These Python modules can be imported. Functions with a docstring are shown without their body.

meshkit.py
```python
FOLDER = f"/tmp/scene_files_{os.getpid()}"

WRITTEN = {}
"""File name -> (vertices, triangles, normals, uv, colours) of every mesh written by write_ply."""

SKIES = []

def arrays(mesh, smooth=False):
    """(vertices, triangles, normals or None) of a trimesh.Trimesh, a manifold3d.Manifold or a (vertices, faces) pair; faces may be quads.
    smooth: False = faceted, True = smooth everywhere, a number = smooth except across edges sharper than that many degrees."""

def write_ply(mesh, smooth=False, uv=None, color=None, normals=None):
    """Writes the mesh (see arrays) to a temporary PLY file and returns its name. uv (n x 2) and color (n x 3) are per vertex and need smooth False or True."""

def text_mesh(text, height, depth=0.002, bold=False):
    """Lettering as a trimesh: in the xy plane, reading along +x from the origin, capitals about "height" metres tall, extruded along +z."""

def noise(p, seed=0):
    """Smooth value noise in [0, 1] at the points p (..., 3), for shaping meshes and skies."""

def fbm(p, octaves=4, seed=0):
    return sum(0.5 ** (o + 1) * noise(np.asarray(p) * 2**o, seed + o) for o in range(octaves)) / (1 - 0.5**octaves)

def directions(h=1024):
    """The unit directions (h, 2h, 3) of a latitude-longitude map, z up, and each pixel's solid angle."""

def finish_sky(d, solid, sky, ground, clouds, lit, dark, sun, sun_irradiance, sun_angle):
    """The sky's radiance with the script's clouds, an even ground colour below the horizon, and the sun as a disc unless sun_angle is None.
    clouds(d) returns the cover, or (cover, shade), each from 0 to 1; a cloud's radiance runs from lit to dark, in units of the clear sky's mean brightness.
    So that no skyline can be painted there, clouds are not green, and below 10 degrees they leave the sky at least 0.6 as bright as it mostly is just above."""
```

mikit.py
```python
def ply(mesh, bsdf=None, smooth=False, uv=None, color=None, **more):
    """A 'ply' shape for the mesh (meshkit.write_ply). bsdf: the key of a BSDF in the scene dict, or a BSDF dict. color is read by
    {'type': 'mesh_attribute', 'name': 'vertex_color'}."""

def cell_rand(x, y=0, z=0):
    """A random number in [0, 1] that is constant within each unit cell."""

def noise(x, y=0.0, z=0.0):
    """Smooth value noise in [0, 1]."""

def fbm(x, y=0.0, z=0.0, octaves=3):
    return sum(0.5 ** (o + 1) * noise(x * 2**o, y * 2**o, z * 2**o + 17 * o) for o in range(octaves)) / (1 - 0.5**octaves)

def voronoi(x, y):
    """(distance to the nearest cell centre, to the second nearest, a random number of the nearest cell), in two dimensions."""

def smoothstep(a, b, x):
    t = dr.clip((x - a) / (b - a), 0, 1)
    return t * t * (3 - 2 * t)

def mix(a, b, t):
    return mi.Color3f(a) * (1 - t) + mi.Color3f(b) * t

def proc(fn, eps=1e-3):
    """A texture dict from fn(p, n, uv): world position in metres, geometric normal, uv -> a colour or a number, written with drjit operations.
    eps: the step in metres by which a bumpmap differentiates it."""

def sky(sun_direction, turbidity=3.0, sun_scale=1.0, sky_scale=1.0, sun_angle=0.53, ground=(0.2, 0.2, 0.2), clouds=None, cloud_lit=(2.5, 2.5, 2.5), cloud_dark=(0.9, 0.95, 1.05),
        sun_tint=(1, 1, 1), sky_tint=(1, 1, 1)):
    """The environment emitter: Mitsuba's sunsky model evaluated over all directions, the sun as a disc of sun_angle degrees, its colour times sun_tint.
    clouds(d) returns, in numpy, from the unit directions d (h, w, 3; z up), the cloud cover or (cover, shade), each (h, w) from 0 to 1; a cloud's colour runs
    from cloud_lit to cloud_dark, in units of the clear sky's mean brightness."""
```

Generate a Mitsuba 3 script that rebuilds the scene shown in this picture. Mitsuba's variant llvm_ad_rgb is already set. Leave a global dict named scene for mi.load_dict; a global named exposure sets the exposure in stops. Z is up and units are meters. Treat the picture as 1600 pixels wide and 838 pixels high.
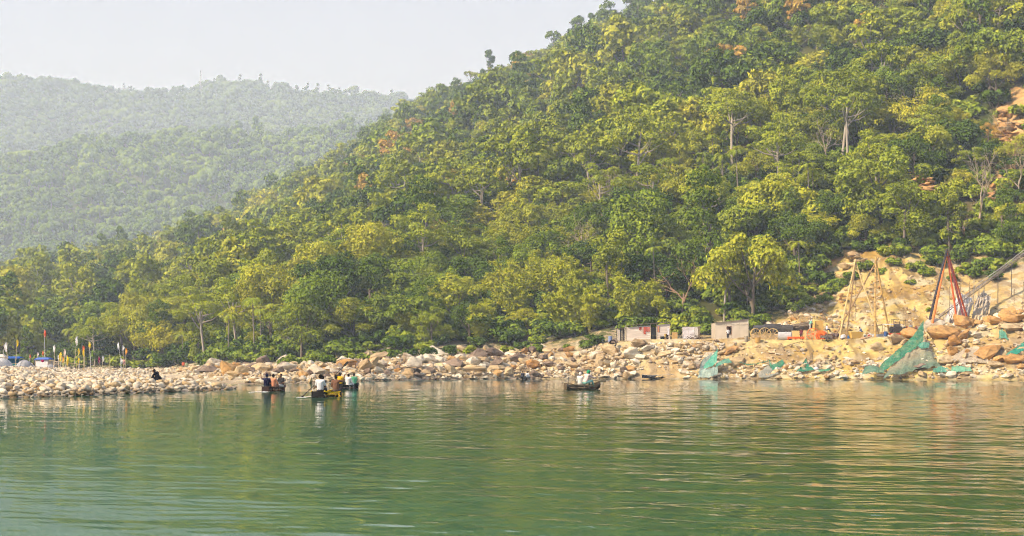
import math
import numpy as np
import trimesh
import manifold3d as m3
import drjit as dr
import mitsuba as mi
import mikit
import meshkit
from mikit import noise as pnoise, fbm as pfbm, smoothstep, mix

T = mi.ScalarTransform4f
scene, labels = {}, {}

# ------------------------------------------------------------------ camera, sky, exposure
F, EYE, V0 = 2200.0, 1.5, 577.0            # focal length in pixels of a 1600 wide frame, eye height, horizon row
exposure = 2.38
scene['haze_air'] = {'type': 'homogeneous', 'albedo': {'type': 'rgb', 'value': [0.915, 0.957, 0.995]},
                     'sigma_t': {'type': 'rgb', 'value': [0.00024, 0.00027, 0.00033]}}
scene['camera'] = {'type': 'perspective', 'fov_axis': 'x', 'fov': math.degrees(2 * math.atan(800 / F)),
                   'principal_point_offset_y': (419 - V0) / 838,
                   'to_world': T().look_at(origin=[0, 0, EYE], target=[0, 10, EYE], up=[0, 0, 1]),
                   'near_clip': 0.5, 'far_clip': 20000.0, 'medium': {'type': 'ref', 'id': 'haze_air'}}
SUN = np.array([-0.72, -0.40, 0.58])
scene['sky'] = mikit.sky(SUN, turbidity=3, sun_scale=1.5, sky_scale=1.0, sun_angle=1.6, sun_tint=(0.95, 1.0, 1.14),
                         ground=(0.12, 0.14, 0.09),
                         clouds=lambda d: (0.90 + 0.06 * meshkit.fbm(d * [3, 3, 9], 3, 5), 0.15 + 0.3 * meshkit.fbm(d * [2, 2, 7], 3, 8)),
                         cloud_lit=(1.25, 1.34, 1.82), cloud_dark=(1.05, 1.14, 1.60))

# ------------------------------------------------------------------ small tools
def at(u, v, Y):
    """the point at depth Y that lies behind pixel (u, v) of the 1600 wide photograph"""
    return np.array([(u - 800) / F * Y, Y, EYE + (V0 - v) / F * Y])

def ref(k):
    return {'type': 'ref', 'id': k}

_count = {}
def numbered(name):
    n = _count.get(name, 0)
    _count[name] = n + 1
    return name if n == 0 else f'{name}_{n:03d}'

def tag(key, label=None, cat=None, group=None, kind=None):
    d = {}
    if label: d['label'] = label
    if cat: d['category'] = cat
    if group: d['group'] = group
    if kind: d['kind'] = kind
    labels[key] = d

def fast_noise2(x, y, s, seed=0, octaves=4):
    return meshkit.fbm(np.stack([np.asarray(x) / s, np.asarray(y) / s, np.zeros_like(np.asarray(x, float)) + seed * 7.3], -1), octaves, seed)

# ------------------------------------------------------------------ materials
def foliage_fn(p, n, uv):
    # uv.x picks the leaf colour of the kind of tree, uv.y is the leaf's own lightness
    pal = [(0.030, 0.064, 0.014), (0.076, 0.130, 0.019), (0.158, 0.232, 0.026), (0.288, 0.334, 0.032),
           (0.375, 0.372, 0.037), (0.480, 0.375, 0.052), (0.350, 0.200, 0.065), (0.380, 0.310, 0.150)]
    x = uv.x * (len(pal) - 1)
    c = mi.Color3f(pal[0])
    for k in range(1, len(pal)):
        c = mix(c, pal[k], dr.clip(x - (k - 1), 0, 1))
    patch = 0.5 * pnoise(p.x * 0.14, p.y * 0.14, p.z * 0.14) + 0.5 * pnoise(p.x * 0.03, p.y * 0.03, p.z * 0.03)
    c = c * (0.62 + 0.76 * uv.y) * (0.62 + 0.76 * patch)
    return c * mi.Color3f(0.90 + 0.25 * patch, 1.0, 1.05 - 0.2 * patch)

scene['foliage'] = {'type': 'twosided', 'bsdf': {'type': 'diffuse', 'reflectance': mikit.proc(foliage_fn)}}
scene['paint'] = {'type': 'twosided', 'bsdf': {'type': 'diffuse', 'reflectance': {'type': 'mesh_attribute', 'name': 'vertex_color'}}}

def hill_fn(p, n, uv):
    a = pfbm(p.x * 0.05, p.y * 0.05, p.z * 0.05, 3)
    b = pfbm(p.x * 0.9, p.y * 0.9, p.z * 0.9, 3)
    c = mix((0.050, 0.062, 0.020), (0.105, 0.088, 0.036), smoothstep(0.42, 0.62, a))
    bare = mix((0.40, 0.22, 0.08), (0.52, 0.36, 0.17), pfbm(p.x * 0.3, p.y * 0.3, p.z * 0.9, 3))
    c = mix(c, bare, smoothstep(0.35, 0.65, uv.x + 0.5 * (b - 0.5)))      # uv.x: bare rocky scars
    return c * (0.6 + 0.8 * b)
scene['far_ground'] = {'type': 'twosided', 'bsdf': {'type': 'diffuse', 'reflectance': mikit.proc(lambda p, n, uv: mix((0.05, 0.07, 0.024), (0.09, 0.10, 0.036), pnoise(p.x * 0.02, p.y * 0.02, p.z * 0.02)))}}
scene['hill_ground'] = {'type': 'twosided', 'bsdf': {'type': 'diffuse', 'reflectance': mikit.proc(hill_fn)}}

def bank_fn(p, n, uv):
    # uv.x: how much bare yellow earth (cut slope) against pale river sand
    a = pfbm(p.x * 0.16, p.y * 0.16, p.z * 0.22, 4)
    b = pfbm(p.x * 1.3, p.y * 1.3, p.z * 1.6, 3)
    g = pfbm(p.x * 0.9, p.y * 0.25, p.z * 0.12, 3)
    sand = mix((0.38, 0.33, 0.26), (0.54, 0.49, 0.41), b)
    d = pfbm(p.x * 0.45 + 7, p.y * 0.45, p.z * 0.5, 3)
    earth = mix((0.37, 0.235, 0.064), (0.51, 0.400, 0.15), smoothstep(0.3, 0.65, a))
    earth = mix(earth, (0.46, 0.41, 0.27), 0.8 * smoothstep(0.50, 0.62, d))
    earth = mix(earth, (0.22, 0.145, 0.07), 0.75 * smoothstep(0.50, 0.66, g))
    c = mix(sand, earth, dr.clip(uv.x, 0, 1))
    c = mix(c, (0.10, 0.105, 0.04), dr.clip(uv.y, 0, 1) * smoothstep(0.42, 0.55, b + 0.2 * (a - 0.5)))
    wet = 1 - smoothstep(0.05, 0.35, p.z + 0.2 * (b - 0.5))
    return c * (0.72 + 0.5 * b) * (1 - 0.35 * wet)
scene['bank_ground'] = {'type': 'twosided', 'bsdf': {'type': 'bumpmap', 'arbitrary': mikit.proc(lambda p, n, uv: 0.6 * pfbm(p.x * 1.1, p.y * 1.1, p.z * 1.1, 4), eps=0.05), 'scale': 1.0,
                        'bsdf': {'type': 'diffuse', 'reflectance': mikit.proc(bank_fn)}}}

def rock_fn(lo, hi, stain):
    def fn(p, n, uv):
        a = pfbm(p.x * 0.55 + uv.x * 31, p.y * 0.55, p.z * 0.9, 3)
        b = pfbm(p.x * 3.1, p.y * 3.1, p.z * 4.7 + uv.y * 13, 3)
        one = pnoise(p.x * 0.23 + 3.3, p.y * 0.23, p.z * 0.4)
        c = mix(lo, hi, smoothstep(0.25, 0.72, 0.55 * a + 0.45 * one))
        c = mix(c, stain, 0.7 * smoothstep(0.50, 0.72, pfbm(p.x * 1.1 + 9, p.y * 1.1, p.z * 0.7, 3)))
        wet = 1 - smoothstep(0.10, 0.40, p.z + 0.2 * (b - 0.5))
        return c * (0.70 + 0.55 * b) * (1 - 0.58 * wet)
    return fn
def rock(key, *c):
    scene[key] = {'type': 'twosided', 'bsdf': {'type': 'bumpmap', 'arbitrary': mikit.proc(lambda p, n, uv: 0.12 * pfbm(p.x * 2.3, p.y * 2.3, p.z * 3.4, 4), eps=0.03), 'scale': 1.0,
                  'bsdf': {'type': 'diffuse', 'reflectance': mikit.proc(rock_fn(*c))}}}
rock('rock_pale', (0.44, 0.385, 0.295), (0.66, 0.60, 0.475), (0.36, 0.26, 0.16))
rock('rock_tan', (0.36, 0.265, 0.15), (0.55, 0.43, 0.255), (0.25, 0.16, 0.09))
rock('rock_brown', (0.155, 0.115, 0.09), (0.27, 0.205, 0.155), (0.10, 0.075, 0.06))
rock('rock_orange', (0.36, 0.19, 0.065), (0.50, 0.31, 0.13), (0.20, 0.12, 0.06))

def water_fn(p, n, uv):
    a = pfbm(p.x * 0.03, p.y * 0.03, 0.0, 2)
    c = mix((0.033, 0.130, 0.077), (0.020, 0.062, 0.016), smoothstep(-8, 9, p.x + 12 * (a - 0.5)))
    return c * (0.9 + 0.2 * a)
scene['water'] = {'type': 'plastic', 'int_ior': 1.333, 'ext_ior': 1.0, 'diffuse_reflectance': mikit.proc(water_fn), 'nonlinear': False}

# ------------------------------------------------------------------ terrain
# columns of the land, left to right: frame column u, then (distance, height) of river bed, waterline, bank, terrace edge,
# foot of the forest, and the crest with its silhouette row in the photograph
COLS = np.array([
    # u     Ys   Yb   zb    Yf   zf    Yc  vc   earth
    [-1200,300, 330, 1.0, 345, 1.4, 1075, 470, 0.2],
    [-400,300, 330, 1.0, 345, 1.4, 1075, 440, 0.2],
    [0,285, 315, 1.0, 335, 1.4, 1125, 418, 0.2],
    [229,225, 265, 1.0, 300, 1.5, 1162, 378, 0.3],
    [300,185, 230, 1.2, 275, 1.9, 1175, 355, 0.4],
    [370,140, 205, 1.4, 255, 2.2, 1200, 332, 0.4],
    [424,136, 200, 1.6, 250, 2.5, 1231, 306, 0.4],
    [480,144, 200, 1.8, 242, 2.7, 1250, 268, 0.4],
    [544,164, 205, 2.2, 238, 3.2, 1170, 232, 0.4],
    [600,182, 210, 2.7, 238, 3.8, 1100, 185, 0.4],
    [653,194, 216, 2.9, 240, 4.4, 1050, 154, 0.4],
    [720,204, 222, 3.2, 241, 4.9, 990, 128, 0.45],
    [800,212, 226, 3.4, 241, 5.2, 955, 93, 0.5],
    [850,214, 227, 3.6, 239, 5.6, 925, 64, 0.6],
    [900,213, 226, 4.0, 236, 6.0, 890, 42, 0.6],
    [950,212, 222, 5.4, 233, 6.8, 850, 18, 0.6],
    [1000,211, 219, 6.15, 234, 7.0, 800, -10, 0.7],
    [1100,208, 217, 6.15, 232, 7.2, 710, -60, 0.75],
    [1170,204, 214, 6.1, 229, 7.6, 650, -95, 0.8],
    [1230,201, 211, 5.85, 236, 11.2, 610, -120, 0.9],
    [1300,199, 209, 5.9, 245, 17.6, 570, -150, 1.0],
    [1400,195, 206, 6.3, 245, 20.7, 525, -180, 1.0],
    [1500,191, 203, 7.6, 237, 17.6, 505, -205, 0.9],
    [1600,187, 202, 9.0, 235, 19.5, 480, -230, 0.75],
    [1800,184, 200, 9.5, 236, 22.5, 460, -240, 0.6],
    [2600,180, 198, 9.5, 236, 22.5, 440, -240, 0.6]], float)
TREE_TOP = 9.0
def col(t):
    u = 800 + F * np.asarray(t)
    return [np.interp(u, COLS[:, 0], COLS[:, k]) for k in range(1, 9)]

MID = np.array([[-1200, 300], [-300, 268], [0, 250], [100, 228], [200, 215], [300, 208], [430, 210], [500, 203], [560, 193], [650, 178], [900, 150], [1400, 120], [2600, 100]], float)
FAR = np.array([[-1200, 100], [-300, 112], [0, 122], [60, 128], [130, 141], [200, 143], [270, 144], [310, 137], [350, 127], [385, 131], [410, 141], [440, 140], [470, 147], [520, 143], [600, 151], [660, 158], [900, 200], [1400, 230], [2600, 250]], float)
MIDY, FARY = 1980.0, 3050.0

def near_h(t, Y):
    Ys, Yb, zb, Yf, zf, Yc, vc, _ = col(t)
    zc = EYE + (V0 - vc) / F * Yc - np.interp(800 + F * t, [500, 950, 1150], [18.0, 19.5, 14.0])
    # bank with a flat terrace between Yb and where the hill begins
    z = np.where(Y < Ys, (Y - Ys) * 0.12, 0)
    s = np.clip((Y - Ys) / (Yb - Ys), 0, 1)
    z = np.where(Y >= Ys, zb * s ** 0.9, z)
    s2 = np.clip((Y - Yb) / (Yf - Yb), 0, 1)
    u = 800 + F * t
    flat = np.interp(u, [880, 960, 1000, 1170, 1250, 1420, 1500, 1600], [0, .5, .5, .45, .28, .28, .3, .2])
    s2 = np.clip((s2 - flat) / (1 - flat), 0, 1)
    z = np.where(Y >= Yb, zb + (zf - zb) * s2, z)
    q = np.clip((Y - Yf) / (Yc - Yf), 0, 1)
    hill = zf + (zc - zf) * (q + 0.02 * np.sin(q * np.pi))
    X = t * Y
    rough = (fast_noise2(X, Y, 95, 3, 4) - 0.5) * 26 * np.clip(q * 5, 0, 1) * np.clip((1 - q) * 2.2, 0.08, 1) + (fast_noise2(X, Y, 30, 4, 3) - 0.5) * 6 * np.clip(q * 8, 0, 1)
    z = np.where(Y > Yf, hill + rough, z)
    back = np.clip((Y - Yc) / 320, 0, 1)
    return np.where(Y > Yc, z - (zc + 30) * back ** 1.3, z)

def layer_h(t, Y, prof, Yc, Yf, zf, amp, seed):
    X = t * Y
    u = 800 + F * t
    vc = np.interp(u, prof[:, 0], prof[:, 1])
    zc = EYE + (V0 - vc) / F * Yc - TREE_TOP
    q = np.clip((Y - Yf) / (Yc - Yf), 0, 1)
    z = zf + (zc - zf) * (q + 0.01 * np.sin(q * np.pi))
    z = z + (fast_noise2(X, Y, 190, seed, 4) - 0.5) * amp * np.clip(q * 4, 0, 1) * np.clip((1 - q) * 2, 0.06, 1)
    back = np.clip((Y - Yc) / 700, 0, 1)
    z = np.where(Y > Yc, z - (zc + 40) * back ** 1.4, z)
    return np.where(Y < Yf, zf - (Yf - Y) * 0.2, z)

# the gravel bar on the left: its shore facing us, in plan
BAR = np.array([[-60, 52], [-45, 58], [-33, 64], [-26.2, 72], [-24.3, 79], [-23.5, 86], [-22.3, 92], [-21.2, 97], [-20.6, 101.5], [-21.2, 106], [-25, 116], [-31, 130], [-41, 150], [-58, 190], [-75, 235], [-140, 300], [-200, 300], [-200, 52]], float)
def inside_dist(poly, X, Y):
    """signed distance to the outline, positive inside"""
    X, Y = np.asarray(X, float), np.asarray(Y, float)
    best = np.full(X.shape, 1e9)
    ins = np.zeros(X.shape, bool)
    for (x0, y0), (x1, y1) in zip(poly, np.roll(poly, -1, 0)):
        dx, dy = x1 - x0, y1 - y0
        s = np.clip(((X - x0) * dx + (Y - y0) * dy) / (dx * dx + dy * dy), 0, 1)
        best = np.minimum(best, np.hypot(X - x0 - s * dx, Y - y0 - s * dy))
        cross = ((y0 > Y) != (y1 > Y)) & (X < dx * (Y - y0) / (dy if abs(dy) > 1e-9 else 1e-9) + x0)
        ins ^= cross
    return np.where(ins, best, -best)

def bar_h(X, Y):
    d = inside_dist(BAR, X, Y) + 0.8 * (fast_noise2(X, Y, 4, 21, 3) - 0.5)
    top = 0.64 + 0.82 * np.clip((-X - 22) / 30, 0, 1) + 0.25 * np.clip((Y - 100) / 80, 0, 1)
    z = top * (1 - np.exp(-np.maximum(d, 0) / 2.6)) + 0.10 * (fast_noise2(X, Y, 9, 22, 4) - 0.5) * np.clip(d, 0, 1)
    return np.where(d > 0, z, np.maximum(d * 0.25, -2))

def ground(X, Y):
    """height of the land"""
    X, Y = np.asarray(X, float), np.asarray(Y, float)
    t = X / Y
    z = near_h(t, Y)
    z = np.maximum(z, layer_h(t, Y, MID, MIDY, 1330, 15, 120, 11))
    z = np.maximum(z, layer_h(t, Y, FAR, FARY, 2080, 60, 160, 12))
    return np.maximum(z, bar_h(X, Y))

def grid_mesh(ts, Ys):
    tt, yy = np.meshgrid(ts, Ys)
    X, Y = tt * yy, yy
    v = np.stack([X, Y, ground(X, Y)], -1).reshape(-1, 3)
    n, m = len(Ys), len(ts)
    i, j = np.meshgrid(np.arange(n - 1), np.arange(m - 1), indexing='ij')
    a = i * m + j
    f = np.stack([a, a + 1, a + m + 1, a + m], -1).reshape(-1, 4)
    return v, f

def submesh(v, f, keep):
    f = f[keep]
    used, inv = np.unique(f, return_inverse=True)
    return v[used], inv.reshape(f.shape), used

ts = np.unique(np.concatenate([np.arange(-0.75, -0.40, 0.006), np.arange(-0.40, 0.44, 0.0023), np.arange(0.44, 0.75, 0.006)]))
Ys = np.concatenate([np.arange(48, 130, 0.8), np.arange(130, 180, 1.2), np.arange(180, 255, 0.6), 255 * 1.0135 ** np.arange(0, 216)])
gv, gf = grid_mesh(ts, Ys)
gt = gv[:, 0] / gv[:, 1]
c_ = col(gt)
bank_v = (gv[:, 1] < c_[3] + 6)
# small lumps and gullies on the bank
b = bank_v & (gv[:, 2] > -0.5)
U_ = 800 + F * gt
gul = (fast_noise2(gv[:, 0], gv[:, 1] * 0.35, 3.0, 31, 3) - 0.5) * np.interp(U_, [1150, 1300, 1450, 1550], [0.6, 4.2, 4.2, 1.6]) * np.clip((gv[:, 2] - 6.2) / 3, 0, 1)
gv[:, 2] += np.where(b, (fast_noise2(gv[:, 0], gv[:, 1], 2.2, 32, 3) - 0.5) * np.clip(gv[:, 2] * 0.35, 0, 0.55) * (gv[:, 1] > 125) * (1 - .85 * np.clip(1 - np.abs(gv[:, 1] - c_[1] - 6) / 9, 0, 1) * (U_ > 940) * (U_ < 1480)) + gul, 0)
GRID_Z = gv[:, 2].reshape(len(Ys), len(ts))
from scipy.interpolate import RegularGridInterpolator
_gi = RegularGridInterpolator((Ys, ts), GRID_Z, bounds_error=False, fill_value=None)
def gz(X, Y):
    X, Y = np.asarray(X, float), np.asarray(Y, float)
    return _gi(np.stack([np.broadcast_to(Y, np.broadcast(X, Y).shape), X / Y], -1))

# bare scars in the wooded slope, where the earth shows between the trees
SCARS = [(1590, 190, 42, 66), (1576, 262, 22, 34), (1558, 312, 30, 26), (1540, 352, 26, 26), (1508, 386, 48, 24), (1445, 305, 38, 38), (1330, 412, 50, 22), (815, 532, 40, 14), (1252, 185, 14, 18), (1594, 335, 22, 40), (700, 540, 26, 8)]
fc = gv[gf].mean(1)
ft = fc[:, 0] / fc[:, 1]
fcol = col(ft)
on_bank = fc[:, 1] < fcol[3] + 6
inbar = inside_dist(BAR, fc[:, 0], fc[:, 1]) > -2.0
dry = gv[gf][:, :, 2].max(1) > -1.4
for key, keep, bsdf in (('gravel_bar', inbar & on_bank & (fc[:, 1] < 245), 'bank_ground'), ('river_bank', on_bank & ~(inbar & (fc[:, 1] < 245)) & dry, 'bank_ground'),
                        ('hillside', ~on_bank & (fc[:, 1] < 1300), 'hill_ground'), ('distant_hills', ~on_bank & (fc[:, 1] >= 1300), 'far_ground')):
    v, f, used = submesh(gv, gf, keep)
    earth = col(v[:, 0] / v[:, 1])[7]
    if key == 'gravel_bar': earth = earth * 0 + 0.03
    cc = col(v[:, 0] / v[:, 1])
    veg = np.clip((v[:, 1] - cc[3] + 6) / 8, 0, 1) * (np.abs(800 + F * v[:, 0] / v[:, 1] - 1420) > 130) if key == 'river_bank' else np.zeros(len(v))
    if key == 'hillside':
        pu, pv = 800 + F * v[:, 0] / v[:, 1], V0 - F * (v[:, 2] - EYE) / v[:, 1]
        earth = np.zeros(len(v))
        for su, sv, ru, rv in SCARS: earth = np.maximum(earth, np.exp(-((pu - su) / ru) ** 2 - ((pv - sv) / rv) ** 2))
        earth *= v[:, 1] < 340
    scene[key] = mikit.ply((v, f), bsdf, True, uv=np.stack([earth, veg], 1))
    tag(key, {'gravel_bar': 'pale gravel bar reaching into the river from the left', 'river_bank': 'sandy and earthy far river bank', 'hillside': 'steep wooded hillside', 'distant_hills': 'hazy wooded hills in the distance'}[key], None, None, 'structure')

# ------------------------------------------------------------------ river
def waves(X, Y, dy):
    """ripple height; wavelengths under about three grid steps are left out"""
    z = np.zeros_like(X)
    side = np.clip((X / Y + 0.36) / 0.6, 0, 1)
    near = np.clip(60 / Y, 0.05, 1)
    rng = np.random.default_rng(5)
    gust = 0.55 + 0.9 * fast_noise2(X, Y, 14, 41, 2)
    for lam in (3.6, 2.7, 2.0, 1.5, 1.1, 0.8, 0.6, 0.42, 0.3, 0.21):
        for r in range(3):
            ang = rng.normal(1.35, 0.42)
            k = 2 * np.pi / (lam * rng.uniform(0.85, 1.2))
            warp = 1.7 * fast_noise2(X + 40 * r, Y, lam * 2.4, 50 + r + int(lam * 10), 2) * 2 * np.pi
            amp = 0.0070 / k * rng.uniform(0.7, 1.2) * (.8 if lam > 1.2 else 1 if lam > .7 else 1.6)
            keep = np.clip(lam / (2.5 * dy) - 0.35, 0, 1)
            z += amp * keep * np.sin(k * (X * np.cos(ang) + Y * np.sin(ang)) + warp)
    return z * gust * (0.36 + 0.90 * side) * near ** 0.12

WY = [5.0]
while WY[-1] < 330: WY.append(WY[-1] * (1 + (0.0042 if WY[-1] < 28 else 0.0024 + 0.000012 * WY[-1])))
WY = np.array(WY)
WT = np.linspace(-0.46, 0.46, 640)
tt, yy = np.meshgrid(WT, WY)
wx = tt * yy
wz = waves(wx, yy, np.maximum(np.gradient(WY)[:, None], 0.0015 * yy))
WAKES = []
wv = np.stack([wx, yy, wz], -1)
# ------------------------------------------------------------------ trees
def tube(points, radii, sides=5):
    p = np.asarray(points, float)
    t = np.gradient(p, axis=0)
    t /= np.linalg.norm(t, axis=1, keepdims=True) + 1e-12
    a = np.cross(t, np.where(np.abs(t[:, 2:]) < 0.9, [0, 0, 1.0], [1.0, 0, 0]))
    a /= np.linalg.norm(a, axis=1, keepdims=True) + 1e-12
    b = np.cross(t, a)
    ang = np.arange(sides) * 2 * np.pi / sides
    v = p[:, None] + np.broadcast_to(radii, (len(p),))[:, None, None] * (np.cos(ang)[None, :, None] * a[:, None] + np.sin(ang)[None, :, None] * b[:, None])
    i, j = np.meshgrid(np.arange(len(p) - 1), np.arange(sides), indexing='ij')
    q = np.stack([i * sides + j, i * sides + (j + 1) % sides, (i + 1) * sides + (j + 1) % sides, (i + 1) * sides + j], -1).reshape(-1, 4)
    n = len(p) * sides
    caps = [[0, k + 1, k] for k in range(1, sides - 1)] + [[n - sides, n - sides + k, n - sides + k + 1] for k in range(1, sides - 1)]
    return v.reshape(-1, 3), np.vstack([q[:, [0, 1, 2]], q[:, [0, 2, 3]], np.array(caps)])

def join(parts):
    vs, fs, n = [], [], 0
    for v, f in parts:
        vs.append(v); fs.append(np.asarray(f) + n); n += len(v)
    return np.vstack(vs), np.vstack(fs)

def unit(v):
    return v / (np.linalg.norm(v, axis=-1, keepdims=True) + 1e-12)

def leaf_quads(p, n, size, rng, slim=0.6):
    m = len(p)
    t = unit(np.cross(n, rng.normal(size=(m, 3))))
    s = np.cross(n, t)
    a = (size * rng.uniform(0.65, 1.35, m))[:, None]
    w = a * slim
    v = np.stack([p - t * a * .5, p + s * w * .5 - n * a * .14, p + t * a * .5, p - s * w * .5 - n * a * .14], 1).reshape(-1, 3)
    k = np.arange(m)[:, None] * 4
    return v, np.vstack([k + [0, 1, 2], k + [0, 2, 3]])

def leaf_tris(p, n, size, rng):
    m = len(p)
    t = unit(np.cross(n, rng.normal(size=(m, 3))))
    s = np.cross(n, t)
    a = (size * rng.uniform(0.7, 1.4, m))[:, None]
    v = np.stack([p - t * a * .6, p + s * a * .55 - n * a * .1, p + t * a * .55 - s * a * .25], 1).reshape(-1, 3)
    return v, np.arange(m * 3).reshape(-1, 3)

def crown_lobes(rng, style, R, H):
    L = []
    if style == 'round':
        skew = rng.uniform(.8, 1.2, 3)
        for k in range(30):
            d = unit(rng.normal(size=3)); d[2] = abs(d[2]) * 1.2 - 0.55
            c = np.array([0, 0, H]) + d * R * rng.uniform(.40, .95) * [1, 1, .85] * skew
            L.append((c, R * rng.uniform(.13, .36), rng.uniform(.6, .95)))
    elif style == 'umbrella':
        for k in range(28):
            a, q = rng.uniform(0, 2 * np.pi), np.sqrt(rng.uniform(0.02, 1))
            c = np.array([np.cos(a) * q * R * .82, np.sin(a) * q * R * .82, H + R * (.42 * (1 - q * q) + rng.uniform(-.34, .16))])
            L.append((c, R * rng.uniform(.13, .29), rng.uniform(.5, .8)))
        for k in range(5):
            a = rng.uniform(0, 2 * np.pi)
            L.append((np.array([np.cos(a) * R * .4, np.sin(a) * R * .4, H * rng.uniform(.35, .8)]), R * .34, .8))
    elif style == 'tall':
        for k in range(24):
            a, h = rng.uniform(0, 2 * np.pi), rng.uniform(-1.15, 1.15)
            w = R * .62 * math.sqrt(max(0.05, 1 - (h / 1.35) ** 2))
            c = np.array([np.cos(a) * w * rng.uniform(.3, 1), np.sin(a) * w * rng.uniform(.3, 1), H + h * R * 1.05])
            L.append((c, R * rng.uniform(.15, .36), .85))
    elif style == 'sparse':
        for k in range(18):
            d = unit(rng.normal(size=3)); d[2] = abs(d[2]) - 0.25
            c = np.array([0, 0, H]) + d * R * rng.uniform(.6, 1.0) * [1, 1, .9]
            L.append((c, R * rng.uniform(.11, .28), .6))
    elif style == 'shrub':
        for k in range(9):
            a, q = rng.uniform(0, 2 * np.pi), np.sqrt(rng.uniform(0, 1))
            c = np.array([np.cos(a) * q * R * .7, np.sin(a) * q * R * .7, H * rng.uniform(.3, .8)])
            L.append((c, R * rng.uniform(.3, .45), .7))
    return L

def broad_crown(rng, style, R, H, count, leaf, quad, calm=1.0):
    L = crown_lobes(rng, style, R, H)
    w = np.array([l[1] ** 2 for l in L]); w /= w.sum()
    i = rng.choice(len(L), count, p=w)
    C, r, fl = np.array([l[0] for l in L])[i], np.array([l[1] for l in L])[i], np.array([l[2] for l in L])[i]
    d = unit(rng.normal(size=(count, 3)))
    d[:, 2] = np.where((d[:, 2] < -0.25) & (rng.random(count) < .75), -d[:, 2], d[:, 2])
    rag = 0.62 + 0.78 * meshkit.noise(d * 2.6 + C * 3.1, 9)
    rr = r * rag * (1 - 0.45 * rng.random(count) ** 2.2)
    p = C + d * rr[:, None] * np.stack([np.ones(count), np.ones(count), fl], 1)
    n = unit(d * [1, 1, 1.5] + rng.normal(size=(count, 3)) * 0.55 * calm + [0, 0, .35])
    v, f = leaf_quads(p, n, leaf, rng) if quad else leaf_tris(p, n, leaf, rng)
    k = 4 if quad else 3
    tone = np.clip(rng.normal(.5, .15 * calm, count) + rng.normal(0, .15 * calm, len(L))[i], 0, 1)
    return v, f, np.repeat(tone, k), L

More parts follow.
